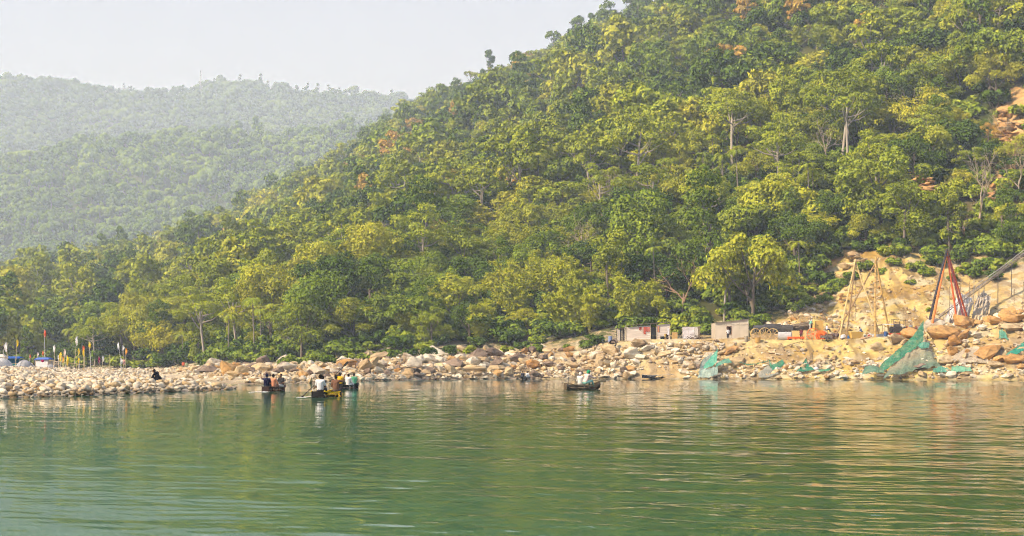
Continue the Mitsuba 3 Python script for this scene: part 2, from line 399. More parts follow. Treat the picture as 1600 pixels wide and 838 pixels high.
def limbs(rng, L, H, r0, sides=5, some=7, base=-2.5):
    parts = []
    bend = rng.normal(0, .35, 2)
    top = np.array([bend[0], bend[1], H * 1.0])
    s = np.linspace(0, 1, 5)[:, None]
    trunk = np.array([0, 0, base]) * (1 - s) + top * s + np.stack([np.sin(s[:, 0] * 5) * .15, np.cos(s[:, 0] * 4) * .15, 0 * s[:, 0]], 1)
    parts.append(tube(trunk, np.linspace(r0, r0 * .45, 5), sides))
    for c, r, _ in L[:some]:
        q = rng.uniform(.55, .95)
        a = trunk[0] * (1 - q) + top * q
        midp = (a + c) / 2 + [0, 0, -.25]
        parts.append(tube([a, midp, c], [r0 * .38, r0 * .26, r0 * .1], 4))
    return join(parts)

def colour(v, c, rng, spread=.15):
    k = 1 + spread * (meshkit.noise(np.asarray(v) * 1.7, 3)[:, None] - .5) * 2
    return np.clip(np.asarray(c)[None] * k, 0, 1)

KINDS = {}     # name -> list of shapegroup keys, by level of detail
BARK = (0.17, 0.14, 0.105)
def add_group(key, crown, hue, tone, trunk, bark, rng, hue_spread=.03):
    v, f = crown
    per = rng.normal(0, hue_spread, len(v) // 3 + 1).repeat(3)[:len(v)]
    uv = np.stack([np.clip(hue + per, 0, 1), tone], 1)
    g = {'type': 'shapegroup', 'crown': mikit.ply((v, f), 'foliage', hue_spread < .005, uv=uv)}
    if trunk is not None:
        g['trunk'] = mikit.ply(trunk, 'paint', True, color=colour(trunk[0], bark, rng))
    scene[key] = g

# style, crown radius, crown height, hue (0 dark green .. .57 yellow .. .86 rusty), leaf size, word for the colour
BROAD = [('round', 4.2, 4.6, .12, .52, 'dark green'), ('round', 4.6, 4.9, .28, .5, 'green'), ('umbrella', 5.2, 5.6, .36, .46, 'flat topped olive'),
         ('tall', 3.6, 6.2, .20, .46, 'tall deep green'), ('round', 4.0, 4.3, .46, .5, 'yellowish green'), ('round', 4.4, 5.4, .16, .44, 'bushy dark green'),
         ('sparse', 4.4, 6.6, .40, .42, 'thin olive'), ('round', 3.4, 3.8, .55, .44, 'yellow leaved'), ('round', 4.4, 4.8, .33, .62, 'bright green'),
         ('round', 5.0, 5.0, .50, .46, 'pale olive'), ('sparse', 3.8, 5.6, .80, .40, 'rusty brown'), ('tall', 3.3, 5.6, .40, .5, 'slim olive')]
def lumps(rng, L, R, sub):
    """far crowns: the leaf masses themselves as rough closed lumps"""
    ico = trimesh.creation.icosphere(subdivisions=sub)
    iv, f = np.array(ico.vertices), np.array(ico.faces)
    vs, fs, ts, n = [], [], [], 0
    for c, r, fl in L:
        v = iv * (r * 1.05) * [1, 1, max(fl, .7)]
        v = v * (1 + .55 * (meshkit.noise(iv * 2.2 + np.asarray(c), 7)[:, None] - .5)) + c
        vs.append(v); fs.append(f + n); n += len(v)
        ts.append(np.full(len(v), np.clip((.45 if sub == 1 else .5) + rng.normal(0, .07), 0, 1)))
    return np.vstack(vs), np.vstack(fs), np.concatenate(ts)
LOD = [(5200, .82, True), (3100, 1.02, False), (1500, 1.28, False), (420, 1.7, False), (0, 0, False)]
for i, (style, R, H, hue, leaf, word) in enumerate(BROAD):
    KINDS[i] = []
    for l, (count, grow, quad) in enumerate(LOD):
        rng = np.random.default_rng(100 + i)
        n = int(count * (R / 4.2) ** 2 * (.55 if style == 'sparse' else 1.0))
        if l < 4:
            v, f, tone, L = broad_crown(rng, style, R, H, n, leaf * grow * (.9 if quad else 1.0), quad, (1, 1, .8, .3, 0)[l])
        if l >= 3:
            v2, f2, t2 = lumps(rng, L if l == 3 else [(c_, min(r_ * 1.6, .55 * R), .8) for c_, r_, _ in crown_lobes(rng, style, R, H)[:9]], R, 1)
            if l == 3:
                tone = .5 + (tone - .5) * .5
                v, f, tone = np.vstack([v, v2]), np.vstack([f, f2 + len(v)]), np.concatenate([tone, t2])
            else: v, f, tone = v2, f2, t2 * .35
        tr = limbs(rng, L, H, .24 if style != 'tall' else .2, 5 if l < 2 else 3, 7 if l < 2 else 2) if l < 3 else tube([[0, 0, -1], [0, 0, H]], [.3, .2], 3) if l == 3 else None
        key = f'tree_kind_{i}_{l}'
        add_group(key, (v, f), hue if l < 3 else .5 * hue + .5 * (.19 if l == 3 else .06), tone, tr, BARK if i != 6 else (0.34, 0.30, 0.24), rng, .03 if l < 3 else .004)
        KINDS[i].append(key)

def frond_crown(rng, top, n, length, leaf):
    vs, fs, k = [], [], 0
    for i in range(n):
        a = i * 2.4 + rng.uniform(-.3, .3)
        up = rng.uniform(-.1, 1.0)
        s = np.linspace(0, 1, 7)
        out = length * s * (1 - .18 * s)
        z = up * length * .55 * s - length * (.55 + .2 * rng.random()) * s ** 2.2
        rad = np.stack([np.cos(a) * out, np.sin(a) * out, z], 1) + top
        side = np.array([-np.sin(a), np.cos(a), 0])
        wid = leaf * np.sin(np.pi * (0.12 + .88 * s)) ** .7
        # leaflets: slim triangles along both sides
        for j in range(12):
            q = j / 12 * .97 + .03
            c = np.array([np.interp(q, s, rad[:, m]) for m in range(3)])
            c2 = np.array([np.interp(min(1, q + .075), s, rad[:, m]) for m in range(3)])
            w = np.interp(q, s, wid)
            for sg in (-1, 1):
                vs += [c, c2, c2 + side * sg * w + (c2 - c) * .9 + [0, 0, -.38 * w]]
                fs.append([k, k + 1, k + 2]); k += 3
    return np.array(vs), np.array(fs)

def palm(rng, H, n, length, leaf):
    v, f = frond_crown(rng, np.array([.25, .1, H]), n, length, leaf)
    tone = np.repeat(np.clip(rng.normal(.55, .2, len(v) // 3), 0, 1), 3)
    tr = tube([[0, 0, -2], [.05, 0, H * .4], [.2, .08, H * .8], [.25, .1, H]], [.13, .11, .09, .08], 5)
    return (v, f), tone, tr
PALMS = []
for i, (H, n, ln, leaf, hue) in enumerate([(9.5, 11, 2.3, .62, .36), (7.5, 12, 2.6, .75, .42)]):
    rng = np.random.default_rng(300 + i)
    c, tone, tr = palm(rng, H, n, ln, leaf)
    add_group(f'palm_kind_{i}', c, hue, tone, tr, (0.22, 0.19, 0.14), rng)
    PALMS.append(f'palm_kind_{i}')

def bamboo(rng, R, H, culms, per, leaf):
    P, tubes = [], []
    for i in range(culms):
        a = rng.uniform(0, 2 * np.pi)
        lean = R * rng.uniform(.3, 1.0)
        h = H * rng.uniform(.75, 1.1)
        s = np.linspace(0, 1, 8)
        path = np.stack([np.cos(a) * lean * s ** 2.0, np.sin(a) * lean * s ** 2.0, h * (s - .22 * s ** 3 * lean / R * 1.6)], 1)
        if i % 2 == 0: tubes.append(tube(path[:6] + [0, 0, -.6], np.linspace(.07, .03, 6), 3))
        q = rng.uniform(.22, 1, per)
        base = np.stack([np.interp(q, s, path[:, m]) for m in range(3)], 1)
        spread = (.30 + .75 * np.sin(np.pi * np.clip(q, 0, 1)))[:, None]
        P.append(base + rng.normal(size=(per, 3)) * spread * [.62, .62, .42])
    P = np.vstack(P)
    n = unit(rng.normal(size=P.shape) * .7 + [0, 0, .8])
    v, f = leaf_quads(P, n, leaf, rng, .38)
    tone = np.repeat(np.clip(rng.normal(.5, .2, len(P)), 0, 1), 4)
    return (v, f), tone, join(tubes)
BAMBOO = []
for i, (hue, culms, per, leaf) in enumerate([(.45, 20, 150, .62), (.50, 20, 150, .58), (.47, 13, 45, 1.15), (.42, 13, 45, 1.15)]):
    rng = np.random.default_rng(320 + i)
    c, tone, tr = bamboo(rng, 4.2, 8.5, culms, per, leaf)
    add_group(f'bamboo_kind_{i}', c, hue, tone, tr, (0.30, 0.27, 0.12), rng)
    BAMBOO.append(f'bamboo_kind_{i}')

SHRUBS = []
for i, (hue, n) in enumerate([(.12, 700), (.30, 700), (.36, 700), (.22, 700)]):
    rng = np.random.default_rng(340 + i)
    v, f, tone, L = broad_crown(rng, 'shrub', 2.0, 2.0, n, .46, False)
    add_group(f'shrub_kind_{i}', (v, f), hue, tone, join([tube([[0, 0, -.8], c], [.06, .02], 3) for c, _, _ in L[:5]]), BARK, rng)
    SHRUBS.append(f'shrub_kind_{i}')

def branches(rng, p, d, ln, r, depth, out):
    q = p + d * ln
    mid = (p + q) / 2 + rng.normal(0, .05 * ln, 3)
    out.append(tube([p, mid, q], [r, r * .8, r * .6], 5 if depth > 2 else 3))
    if depth == 0: return
    for k in range(3 if depth > 1 else 2):
        nd = unit(d * .9 + rng.normal(0, .55, 3) + [0, 0, .12])
        branches(rng, p + d * ln * rng.uniform(.6, 1.0), nd, ln * rng.uniform(.55, .8), r * .55, depth - 1, out)
BARE = []
for i, (ln, r, dep, tint) in enumerate([(4.2, .24, 4, (.42, .34, .24)), (3.6, .2, 4, (.38, .25, .16)), (5.0, .18, 3, (.34, .29, .22))]):
    rng = np.random.default_rng(360 + i)
    out = []
    branches(rng, np.array([0, 0, -1.5]), unit(np.array([rng.normal(0, .15), rng.normal(0, .15), 1])), ln + 1.5, r, dep, out)
    m = join(out)
    scene[f'bare_kind_{i}'] = {'type': 'shapegroup', 'branches': mikit.ply(m, 'paint', True, color=colour(m[0], tint, rng))}
    BARE.append(f'bare_kind_{i}')

def place(group, x, y, z, s, rot, sz=1.0, lean=0):
    return {'type': 'instance', 'to_world': T().translate([float(x), float(y), float(z)]).rotate([0, 0, 1], float(rot)).rotate([1, 0, 0], float(lean)).scale([float(s), float(s), float(s * sz)]), 'group': ref(group)}

# trees that rise clear of the canopy on the ridge
for i, (style, R, H, hue, n, leaf) in enumerate([('tall', 3.4, 16.5, .12, 1000, .85), ('sparse', 4.2, 15, .48, 800, .7), ('umbrella', 4.8, 15, .25, 1100, .75), ('round', 3.8, 15.5, .2, 1100, .8)]):
    rng = np.random.default_rng(400 + i)
    v, f, tone, L = broad_crown(rng, style, R, H, n, leaf, False)
    add_group(f'ridge_tree_kind_{i}', (v, f), hue, tone, limbs(rng, L, H, .34, 5, 9, -3), (.26, .22, .17), rng)

# ---- where the trees stand
rng = np.random.default_rng(77)
LIMIT = np.maximum.accumulate(EYE * 0 + (GRID_Z - EYE) / Ys[:, None], axis=0)     # highest ground seen so far, per column
_li = RegularGridInterpolator((Ys, ts), LIMIT, bounds_error=False, fill_value=None)

def scatter(y0, y1, step, tmin=-0.43, tmax=0.43, grow=0.0):
    out, y = [], y0
    while y < y1:
        st = step * (1 + grow * (y - y0) / (y1 - y0))
        n = int((tmax - tmin) * y / st)
        t = tmin + (np.arange(n) + rng.random(n)) * (tmax - tmin) / n
        yy = y + rng.uniform(-.5, .5, n) * st
        out.append(np.stack([t * yy, yy], 1))
        y += st * .92
    return np.vstack(out)

# group, frame column, row of its foot, distance, size, label ...: single trees that the photograph shows plainly
def K(i, l=0): return f'tree_kind_{i}_{l}'
HEROES = [
    ('ridge_tree_kind_0', 765, 104, -8, 1.5, 'tall slim dark tree standing alone on the skyline', 'broadleaf_tree', 'tree', 0, 1.0),
    ('ridge_tree_kind_1', 735, 130, -8, 1.3, 'thin brownish tree on the skyline left of the tall slim tree', 'broadleaf_tree', 'tree', 40, 1.0),
    ('ridge_tree_kind_1', 722, 130, -20, 1.1, 'small thin tree at the left end of the skyline group', 'broadleaf_tree', 'tree', 140, .9),
    ('ridge_tree_kind_3', 808, 88, -10, 1.2, 'dark pointed tree on the skyline right of the tall slim tree', 'broadleaf_tree', 'tree', 80, 1.1),
    ('ridge_tree_kind_2', 864, 60, -8, 1.25, 'wide flat thin tree silhouetted on the skyline', 'broadleaf_tree', 'tree', 120, 1.1),
    ('ridge_tree_kind_3', 903, 55, -8, 1.3, 'large round tree with bare trunk in the skyline group', 'broadleaf_tree', 'tree', 10, 1.1),
    ('ridge_tree_kind_0', 924, 58, -12, 1.1, 'tall dark tree in the middle of the skyline group', 'broadleaf_tree', 'tree', 60, 1.0),
    ('ridge_tree_kind_2', 944, 50, -8, 1.1, 'flat crowned tree at the right of the skyline group', 'broadleaf_tree', 'tree', 200, 1.2),
    ('ridge_tree_kind_3', 985, 22, -8, 1.1, 'tall tree at the top edge where the ridge leaves the picture', 'broadleaf_tree', 'tree', 220, 1.1),
    (K(1), 640, 178, -14, 1.6, 'dark round tree at the shoulder of the ridge', 'broadleaf_tree', 'tree', 30, 1.2),
    (K(3), 606, 205, -14, 1.6, 'dark tall tree stepping down the ridge at left', 'broadleaf_tree', 'tree', 70, 1.25),
    (K(7), 1400, 165, 302, 1.75, 'large yellow tree with an open spreading crown high on the right slope', 'broadleaf_tree', 'tree', 20, 1.1, 1.5),
    (K(7), 1455, 140, 306, 1.45, 'yellow tree rising just right of the large open yellow tree', 'broadleaf_tree', 'tree', 110, 1.3, 2.5),
    (K(7), 1272, 160, 318, 1.35, 'yellowish tree left of the large open yellow tree', 'broadleaf_tree', 'tree', 210, 1.1, 1),
    (K(8), 1545, 72, 318, 1.75, 'bright fresh green tree at the top right of the picture', 'broadleaf_tree', 'tree', 300, 1.2, 2),
    (K(5), 1425, 262, 272, 1.35, 'dark green tree above the layered orange cliff', 'broadleaf_tree', 'tree', 0, 1.1, .5),
    (K(8), 876, 322, 345, 1.2, 'bright green tree with a bare trunk in the middle of the slope', 'broadleaf_tree', 'tree', 0, 1.35, 1.0),
    (K(7), 1195, 212, 345, 1.5, 'pale yellow bushy tree on the upper slope above the tall hut', 'broadleaf_tree', 'tree', 150, .9, .5),
    (K(4), 1265, 395, 258, 1.2, 'rounded yellow green tree at the left of the yellow cut slope', 'broadleaf_tree', 'tree', 33, 1.0, .3),
    ('bare_kind_0', 1527, 335, 256, 1.05, 'pale leafless branching tree left of the orange cliff at right', 'bare_tree', 'tree', 0, 1.0, .3),
    ('bare_kind_2', 1545, 300, 268, .85, 'second leafless tree above the pale branching one', 'bare_tree', 'tree', 90, 1.1, .3),
    ('bare_kind_1', 1580, 260, 272, 1.0, 'reddish leafless tree near the right edge', 'bare_tree', 'tree', 140, 1.0, .3),
    ('bare_kind_2', 1568, 175, 286, .9, 'pale dry trunk leaning over the orange cliff at right', 'bare_tree', 'tree', 20, 1.0, .3, 10),
    ('bare_kind_0', 1592, 300, 262, .8, 'dry forked tree below the orange cliff at the right edge', 'bare_tree', 'tree', 220, 1.0, .3, -8),
    ('bare_kind_1', 1505, 360, 250, .7, 'small dry brown tree on the slope above the red tripod', 'bare_tree', 'tree', 300, 1.0, .2),
    ('bare_kind_1', 466, 470, 300, 1.15, 'brown leafless tree on the low left slope', 'bare_tree', 'tree', 40, 1.2, .3),
    ('bare_kind_2', 1052, 185, 372, 1.15, 'tall pale bare trunk high above the huts', 'bare_tree', 'tree', 60, 1.2, .3),
    ('bare_kind_2', 1090, 190, 372, 1.0, 'second tall pale bare trunk high above the huts', 'bare_tree', 'tree', 200, 1.2, .3),
    ('bare_kind_1', 985, 300, 320, 1.0, 'orange brown leafless tree in the middle of the slope', 'bare_tree', 'tree', 10, 1.0, .3),
    ('palm_kind_0', 1046, 318, 312, 1.1, 'palm tree in the middle of the slope above the huts', 'palm_tree', 'palm', 0, 1.0, .3),
    ('palm_kind_1', 1032, 330, 305, 1.0, 'shorter palm tree beside the palm above the huts', 'palm_tree', 'palm', 50, 1.0, .3),
    ('palm_kind_0', 972, 455, 246, .9, 'thin palm close above the left end of the long hut', 'palm_tree', 'palm', 80, 1.1, .2)]
OUTCROPS = [('layered orange cliff in the forest above the tripods', 1442, 300, 56, 52, 801), ('orange cliff at the right edge of the picture', 1588, 208, 50, 80, 802), ('low ochre rock face above the timber tripods', 1330, 405, 40, 20, 804, None, 16, 'rock_tan'),
            ('small orange rock face in the forest near the right edge', 1556, 308, 34, 26, 805), ('brown rock face in the forest left of the yellow tree', 1252, 185, 20, 24, 807)]
CLEAR = [(o[1], o[2] + 14, .62 * max(o[3], o[4])) for o in OUTCROPS] + [(1590, 160, 26), (1592, 330, 22), (1570, 250, 18), (1527, 330, 24), (1545, 296, 14), (1046, 312, 14), (876, 318, 16), (466, 462, 16), (1400, 160, 24)]
trees = []     # [group, x, y, z, scale, rot, R, H, word, kindname, sz]
def hidden(x, y, z, h):
    return (z + h - EYE) / y < _li((y * .985, x / y)) - 0.0015
def dens(x, y, s, seed):
    return fast_noise2(x, y, s, seed, 3)

def populate(pts, lod_of, Rmul=1.0):
    x, y = pts[:, 0], pts[:, 1]
    z = gz(x, y)
    u, v = 800 + F * x / y, V0 - F * (z - EYE) / y
    hid = hidden(x, y, z, 13)
    n1, n2 = dens(x, y, 60, 61), dens(x, y, 35, 62)
    for k in range(len(pts)):
        cc = col(x[k] / y[k])
        if y[k] < cc[3] + 2.5 or hid[k]: continue
        if any((u[k] - a) ** 2 + (v[k] - b) ** 2 < r * r for a, b, r in CLEAR): continue
        if y[k] < 340 and rng.random() < 1.1 * max(math.exp(-((u[k] - a) / p_) ** 2 - (((v[k] - b + 6) / q_) if a < 1400 else (v[k] - b - 16) / (q_ + 18)) ** 2) for a, b, p_, q_ in SCARS): continue
        if y[k] < 520 and n2[k] > .5 and rng.random() < .10: continue
        l = lod_of(y[k])
        a, r = n1[k] + rng.normal(0, .10), rng.random()
        far_foot = y[k] - cc[3]
        # mixture: bamboo near the foot in the middle, palms in plantations on the left slope
        pb = .75 * np.exp(-((u[k] - 850) / 130) ** 2) * (far_foot < 90) + .40 * (n2[k] > .60) * (far_foot < 190)
        pp = (.55 if n2[k] < .47 else .12) * np.exp(-((u[k] - 330) / 190) ** 2) * (y[k] < 720) + .30 * (n2[k] < .43) * (1000 < u[k] < 1300) * (y[k] < 420)
        if r < pb:
            trees.append([BAMBOO[rng.integers(0, 2)] if l == 0 else BAMBOO[rng.integers(2, 4)], x[k], y[k], z[k], rng.uniform(.75, 1.25), rng.uniform(0, 360), 4.2, 8.0, 'feathery yellow green', 'bamboo_clump', 1.0]); continue
        if r < pb + pp:
            trees.append([PALMS[rng.integers(0, 2)], x[k], y[k], z[k], rng.uniform(.8, 1.2), rng.uniform(0, 360), 2.2, 9.5, 'slender trunked', 'palm_tree', 1.0]); continue
        if r > .978 and y[k] < 800 and not (far_foot < 14 and u[k] < 940):
            i = rng.integers(0, 3)
            trees.append([BARE[i], x[k], y[k], z[k], rng.uniform(.8, 1.15), rng.uniform(0, 360), 2.0, 9.0, 'leafless', 'bare_tree', 1.0]); continue
        order = [5, 0, 3, 1, 8, 2, 9, 4, 11, 6, 7, 10]
        q = int(np.clip((a - .33) / .36 * 10, 0, 9.9)) if rng.random() < .62 else int(rng.integers(0, 12))
        if y[k] > 1080: q = int(np.clip((n1[k] - .36) / .30 * 5, 0, 4.9))
        if q == 11 and rng.random() < .35: q = 2
        i = order[q]
        st = BROAD[i]
        s = float(np.clip(rng.lognormal(-.08, .42), .42, 1.9)) * Rmul
        trees.append([KINDS[i][l], x[k], y[k], z[k] - .6, s, rng.uniform(0, 360), st[1], st[2], st[5], 'broadleaf_tree', rng.uniform(.85, 1.3)])
populate(scatter(224, 330, 6.2), lambda y: 0)
populate(scatter(330, 520, 6.6), lambda y: 1, 1.05)
populate(scatter(520, 1290, 7.6, -.43, .43, .25), lambda y: 2, 1.2)
populate(scatter(1290, 2090, 10.5, -.43, .10, .25), lambda y: 3, 1.55)
populate(scatter(2180, 3150, 12.0, -.43, .06), lambda y: 4, 1.75)

# undergrowth: low bushes between the trees and along the forest's foot
def undergrowth(pts, s0):
    x, y = pts[:, 0], pts[:, 1]
    z = gz(x, y)
    hid = hidden(x, y, z, 4)
    u, v = 800 + F * x / y, V0 - F * (z - EYE) / y
    for k in range(len(pts)):
        cc = col(x[k] / y[k])
        edge = y[k] - cc[3]
        if hid[k] or edge < 0 or (edge < 2 and rng.random() < .5): continue
        if any((u[k] - a) ** 2 + (v[k] - b) ** 2 < (r * .8) ** 2 for a, b, r in CLEAR): continue
        bushes.append([SHRUBS[rng.integers(0, 4)], x[k], y[k], z[k] - .2, s0 * rng.uniform(.6, 1.35), rng.uniform(0, 360)])
bushes = []
undergrowth(scatter(226, 300, 3.3), 1.25)
undergrowth(scatter(300, 430, 6.0), 1.5)

MARKS = [(45, 'the grey dome tent'), (105, 'the yellow flags'), (160, 'the maroon flag'), (220, 'the bamboo rails'), (290, 'the bar tip'), (360, 'the far brown rock hump'), (430, 'the leftmost boat'), (512, 'the yellow rimmed boat'), (590, 'the green shirt rower'), (660, 'the left rock wall'),
         (735, 'the tilted grey boulder'), (820, 'the tiny far boat'), (890, 'the sandy gully'), (955, 'the blue barrel'), (1010, 'the long hut'), (1080, 'the small hut'), (1143, 'the tall hut'), (1195, 'the cream wheels'), (1262, 'the orange wheel'), (1335, 'the left timber tripod'), (1405, 'the dark engine'), (1479, 'the red tripod'), (1530, 'the white sheeting'), (1600, 'the right picture edge')]
def beside(u, v):
    u = min(max(u, 20), 1620)
    name = min(MARKS, key=lambda m: abs(m[0] - u))[1]
    h = 'near the top edge above' if v < 90 else 'high on the hill above' if v < 210 else 'halfway up the hill above' if v < 330 else 'low on the hill above' if v < 430 else 'at forest foot above'
    return f'{h} {name}'

# which trees show largest: a coarse picture of the crowns, nearest in front
def shown(items):
    W, Hh = 800, 300
    buf = np.full((Hh, W), -1, np.int32)
    o = sorted(range(len(items)), key=lambda k: -items[k][2])
    for k in o:
        _, x, y, z, s, _, R, H = items[k][:8]
        cu, cv = (800 + F * x / y) / 2, (V0 - F * (z + H * s - EYE) / y) / 2
        ru, rv = F * R * s / y / 2, F * R * s * .8 / y / 2
        i0, i1, j0, j1 = int(max(0, cv - rv)), int(min(Hh, cv + rv + 1)), int(max(0, cu - ru)), int(min(W, cu + ru + 1))
        if i0 >= i1 or j0 >= j1: continue
        jj, ii = np.meshgrid(np.arange(j0, j1), np.arange(i0, i1))
        buf[i0:i1, j0:j1][((jj - cu) / ru) ** 2 + ((ii - cv) / rv) ** 2 < 1] = k
    return np.bincount(buf[buf >= 0], minlength=len(items))
area = shown(trees)
order = np.argsort(-area, kind='stable')
solo = set(order[:300].tolist())
for k, (g, x, y, z, s, rot, R, H, word, kind, sz) in enumerate(trees):
    if k in solo:
        key = numbered(kind)
        scene[key] = place(g, x, y, z, s, rot, sz)
        u, q = 800 + F * x / y, V0 - F * (z + H * s * .8 - EYE) / y
        where = beside(u, q)
        noun = {'broadleaf_tree': 'broadleaf tree', 'palm_tree': 'palm tree', 'bamboo_clump': 'bamboo clump', 'bare_tree': 'tree'}[kind]
        size_ = 'large ' if s > 1.12 * (1.05 if y > 330 else 1) else 'small ' if s < .8 else ''
        tag(key, f'{size_}{word} {noun} {where}', noun if noun != 'bamboo clump' else 'bamboo', f'{size_}{word} {noun}s {where}')
    else:
        scene[numbered('forest')] = place(g, x, y, z, s, rot, sz)
tag('forest', 'dense mixed forest covering the hillsides', None, None, 'stuff')
for k, b in enumerate(bushes):
    scene[numbered('undergrowth')] = place(*b)
tag('undergrowth', 'low bushes growing under and between the trees', None, None, 'stuff')
print('trees', len(trees), 'bushes', len(bushes), np.bincount([{'0': 0, '1': 1, '2': 2, '3': 3, '4': 4}.get(t[0][-1], 0) for t in trees if t[9] == 'broadleaf_tree']))

# ------------------------------------------------------------------ finding places on the land
_Yr = np.concatenate([np.arange(50, 260, .4), np.arange(260, 760, 2.0), np.arange(760, 2800, 8.0)])
def hit(u, v, y0=50):
    """the point of the land seen at pixel (u, v)"""
    t = (u - 800) / F
    Y = _Yr[_Yr >= y0]
    z = gz(t * Y, Y)
    row = V0 - F * (z - EYE) / Y
    ok = np.nonzero((row <= v) & (z > -0.05))[0]
    Yh = Y[ok[0]] if len(ok) else 230.0
    return np.array([t * Yh, Yh, float(gz(t * Yh, Yh))])

def on(u, Y):
    X = (u - 800) / F * Y
    return np.array([X, Y, float(gz(X, Y))])

# ------------------------------------------------------------------ stones
def stone_mesh(seed, kind):
    rng = np.random.default_rng(seed)
    if kind == 'cobble':
        m = trimesh.creation.icosphere(subdivisions=2, radius=.5)
        v = np.array(m.vertices)
        v *= (1 + .28 * (meshkit.noise(v * 2.4 + seed, seed)[:, None] - .5) * 2)
        v *= [1.15, .85, .66]
        m = trimesh.Trimesh(v, m.faces)
        m = m.slice_plane([0, 0, -.28], [0, 0, 1], cap=False) if False else m
    else:
        p = unit(rng.normal(size=(15, 3))) * rng.uniform(.40, .56, (15, 1)) * [1.25, .95, .78]
        core = m3.Manifold.hull_points(p)
        m = trimesh.Trimesh(core.to_mesh().vert_properties[:, :3], core.to_mesh().tri_verts)
        m = m.subdivide().subdivide() if kind == 'boulder' else m.subdivide()
        v = np.array(m.vertices)
        v = v + unit(v) * (meshkit.noise(v * 4.5 + seed, seed)[:, None] - .5) * .10
        m = trimesh.Trimesh(v, m.faces)
    return m
STONES = {}
for name, bsdf, kind, n in (('pale', 'rock_pale', 'boulder', 5), ('tan', 'rock_tan', 'boulder', 4), ('brown', 'rock_brown', 'boulder', 3), ('orange', 'rock_orange', 'boulder', 2), ('cobble', 'rock_pale', 'cobble', 4), ('buff', 'rock_tan', 'cobble', 3),
                            ('chip', 'rock_pale', 'chip', 4), ('grit', 'rock_tan', 'chip', 3)):
    STONES[name] = []
    for k in range(n):
        m = stone_mesh(900 + 37 * len(STONES) + k, kind)
        uv = np.tile([[np.random.default_rng(k + 5).random(), .3 + .2 * k]], (len(m.vertices), 1))
        mv, mf, mn = meshkit.arrays(m, 28 if kind != 'cobble' else True)
        scene[f'stone_{name}_{k}'] = {'type': 'shapegroup', 'stone': mikit.ply((np.asarray(m.vertices), np.asarray(m.faces)), bsdf, kind == 'cobble', uv=uv)}
        STONES[name].append(f'stone_{name}_{k}')

rng = np.random.default_rng(41)
stones = []        # [name, x, y, z, size, (sx, sy, sz), rot, tilt, landmark label or None]
taken = {}
def room(x, y, r, pack):
    i, j = int(x // 2), int(y // 2)
    R_ = int(r // 2) + 2
    for a in range(i - R_, i + R_ + 1):
        for b_ in range(j - R_, j + R_ + 1):
            for (px, py, pr) in taken.get((a, b_), ()):
                if (px - x) ** 2 + (py - y) ** 2 < (pack * (r + pr)) ** 2: return False
    taken.setdefault((i, j), []).append((x, y, r))
    return True
def stone(name, x, y, size, label=None, shape=None, sink=.12, rot=None, tilt=None, pack=.42):
    if label is None and not room(x, y, size * .5, pack): return
    if label is not None: taken.setdefault((int(x // 2), int(y // 2)), []).append((x, y, size * .5))
    shape = shape if shape is not None else (rng.uniform(.85, 1.25), rng.uniform(.8, 1.1), rng.uniform(.65, 1.0))
    z = float(gz(x, y)) + size * shape[2] * (.38 - sink)
    stones.append([STONES[name][rng.integers(0, len(STONES[name]))], x, y, z, size, shape, rng.uniform(0, 360) if rot is None else rot, rng.normal(0, 14) if tilt is None else tilt, label, name])

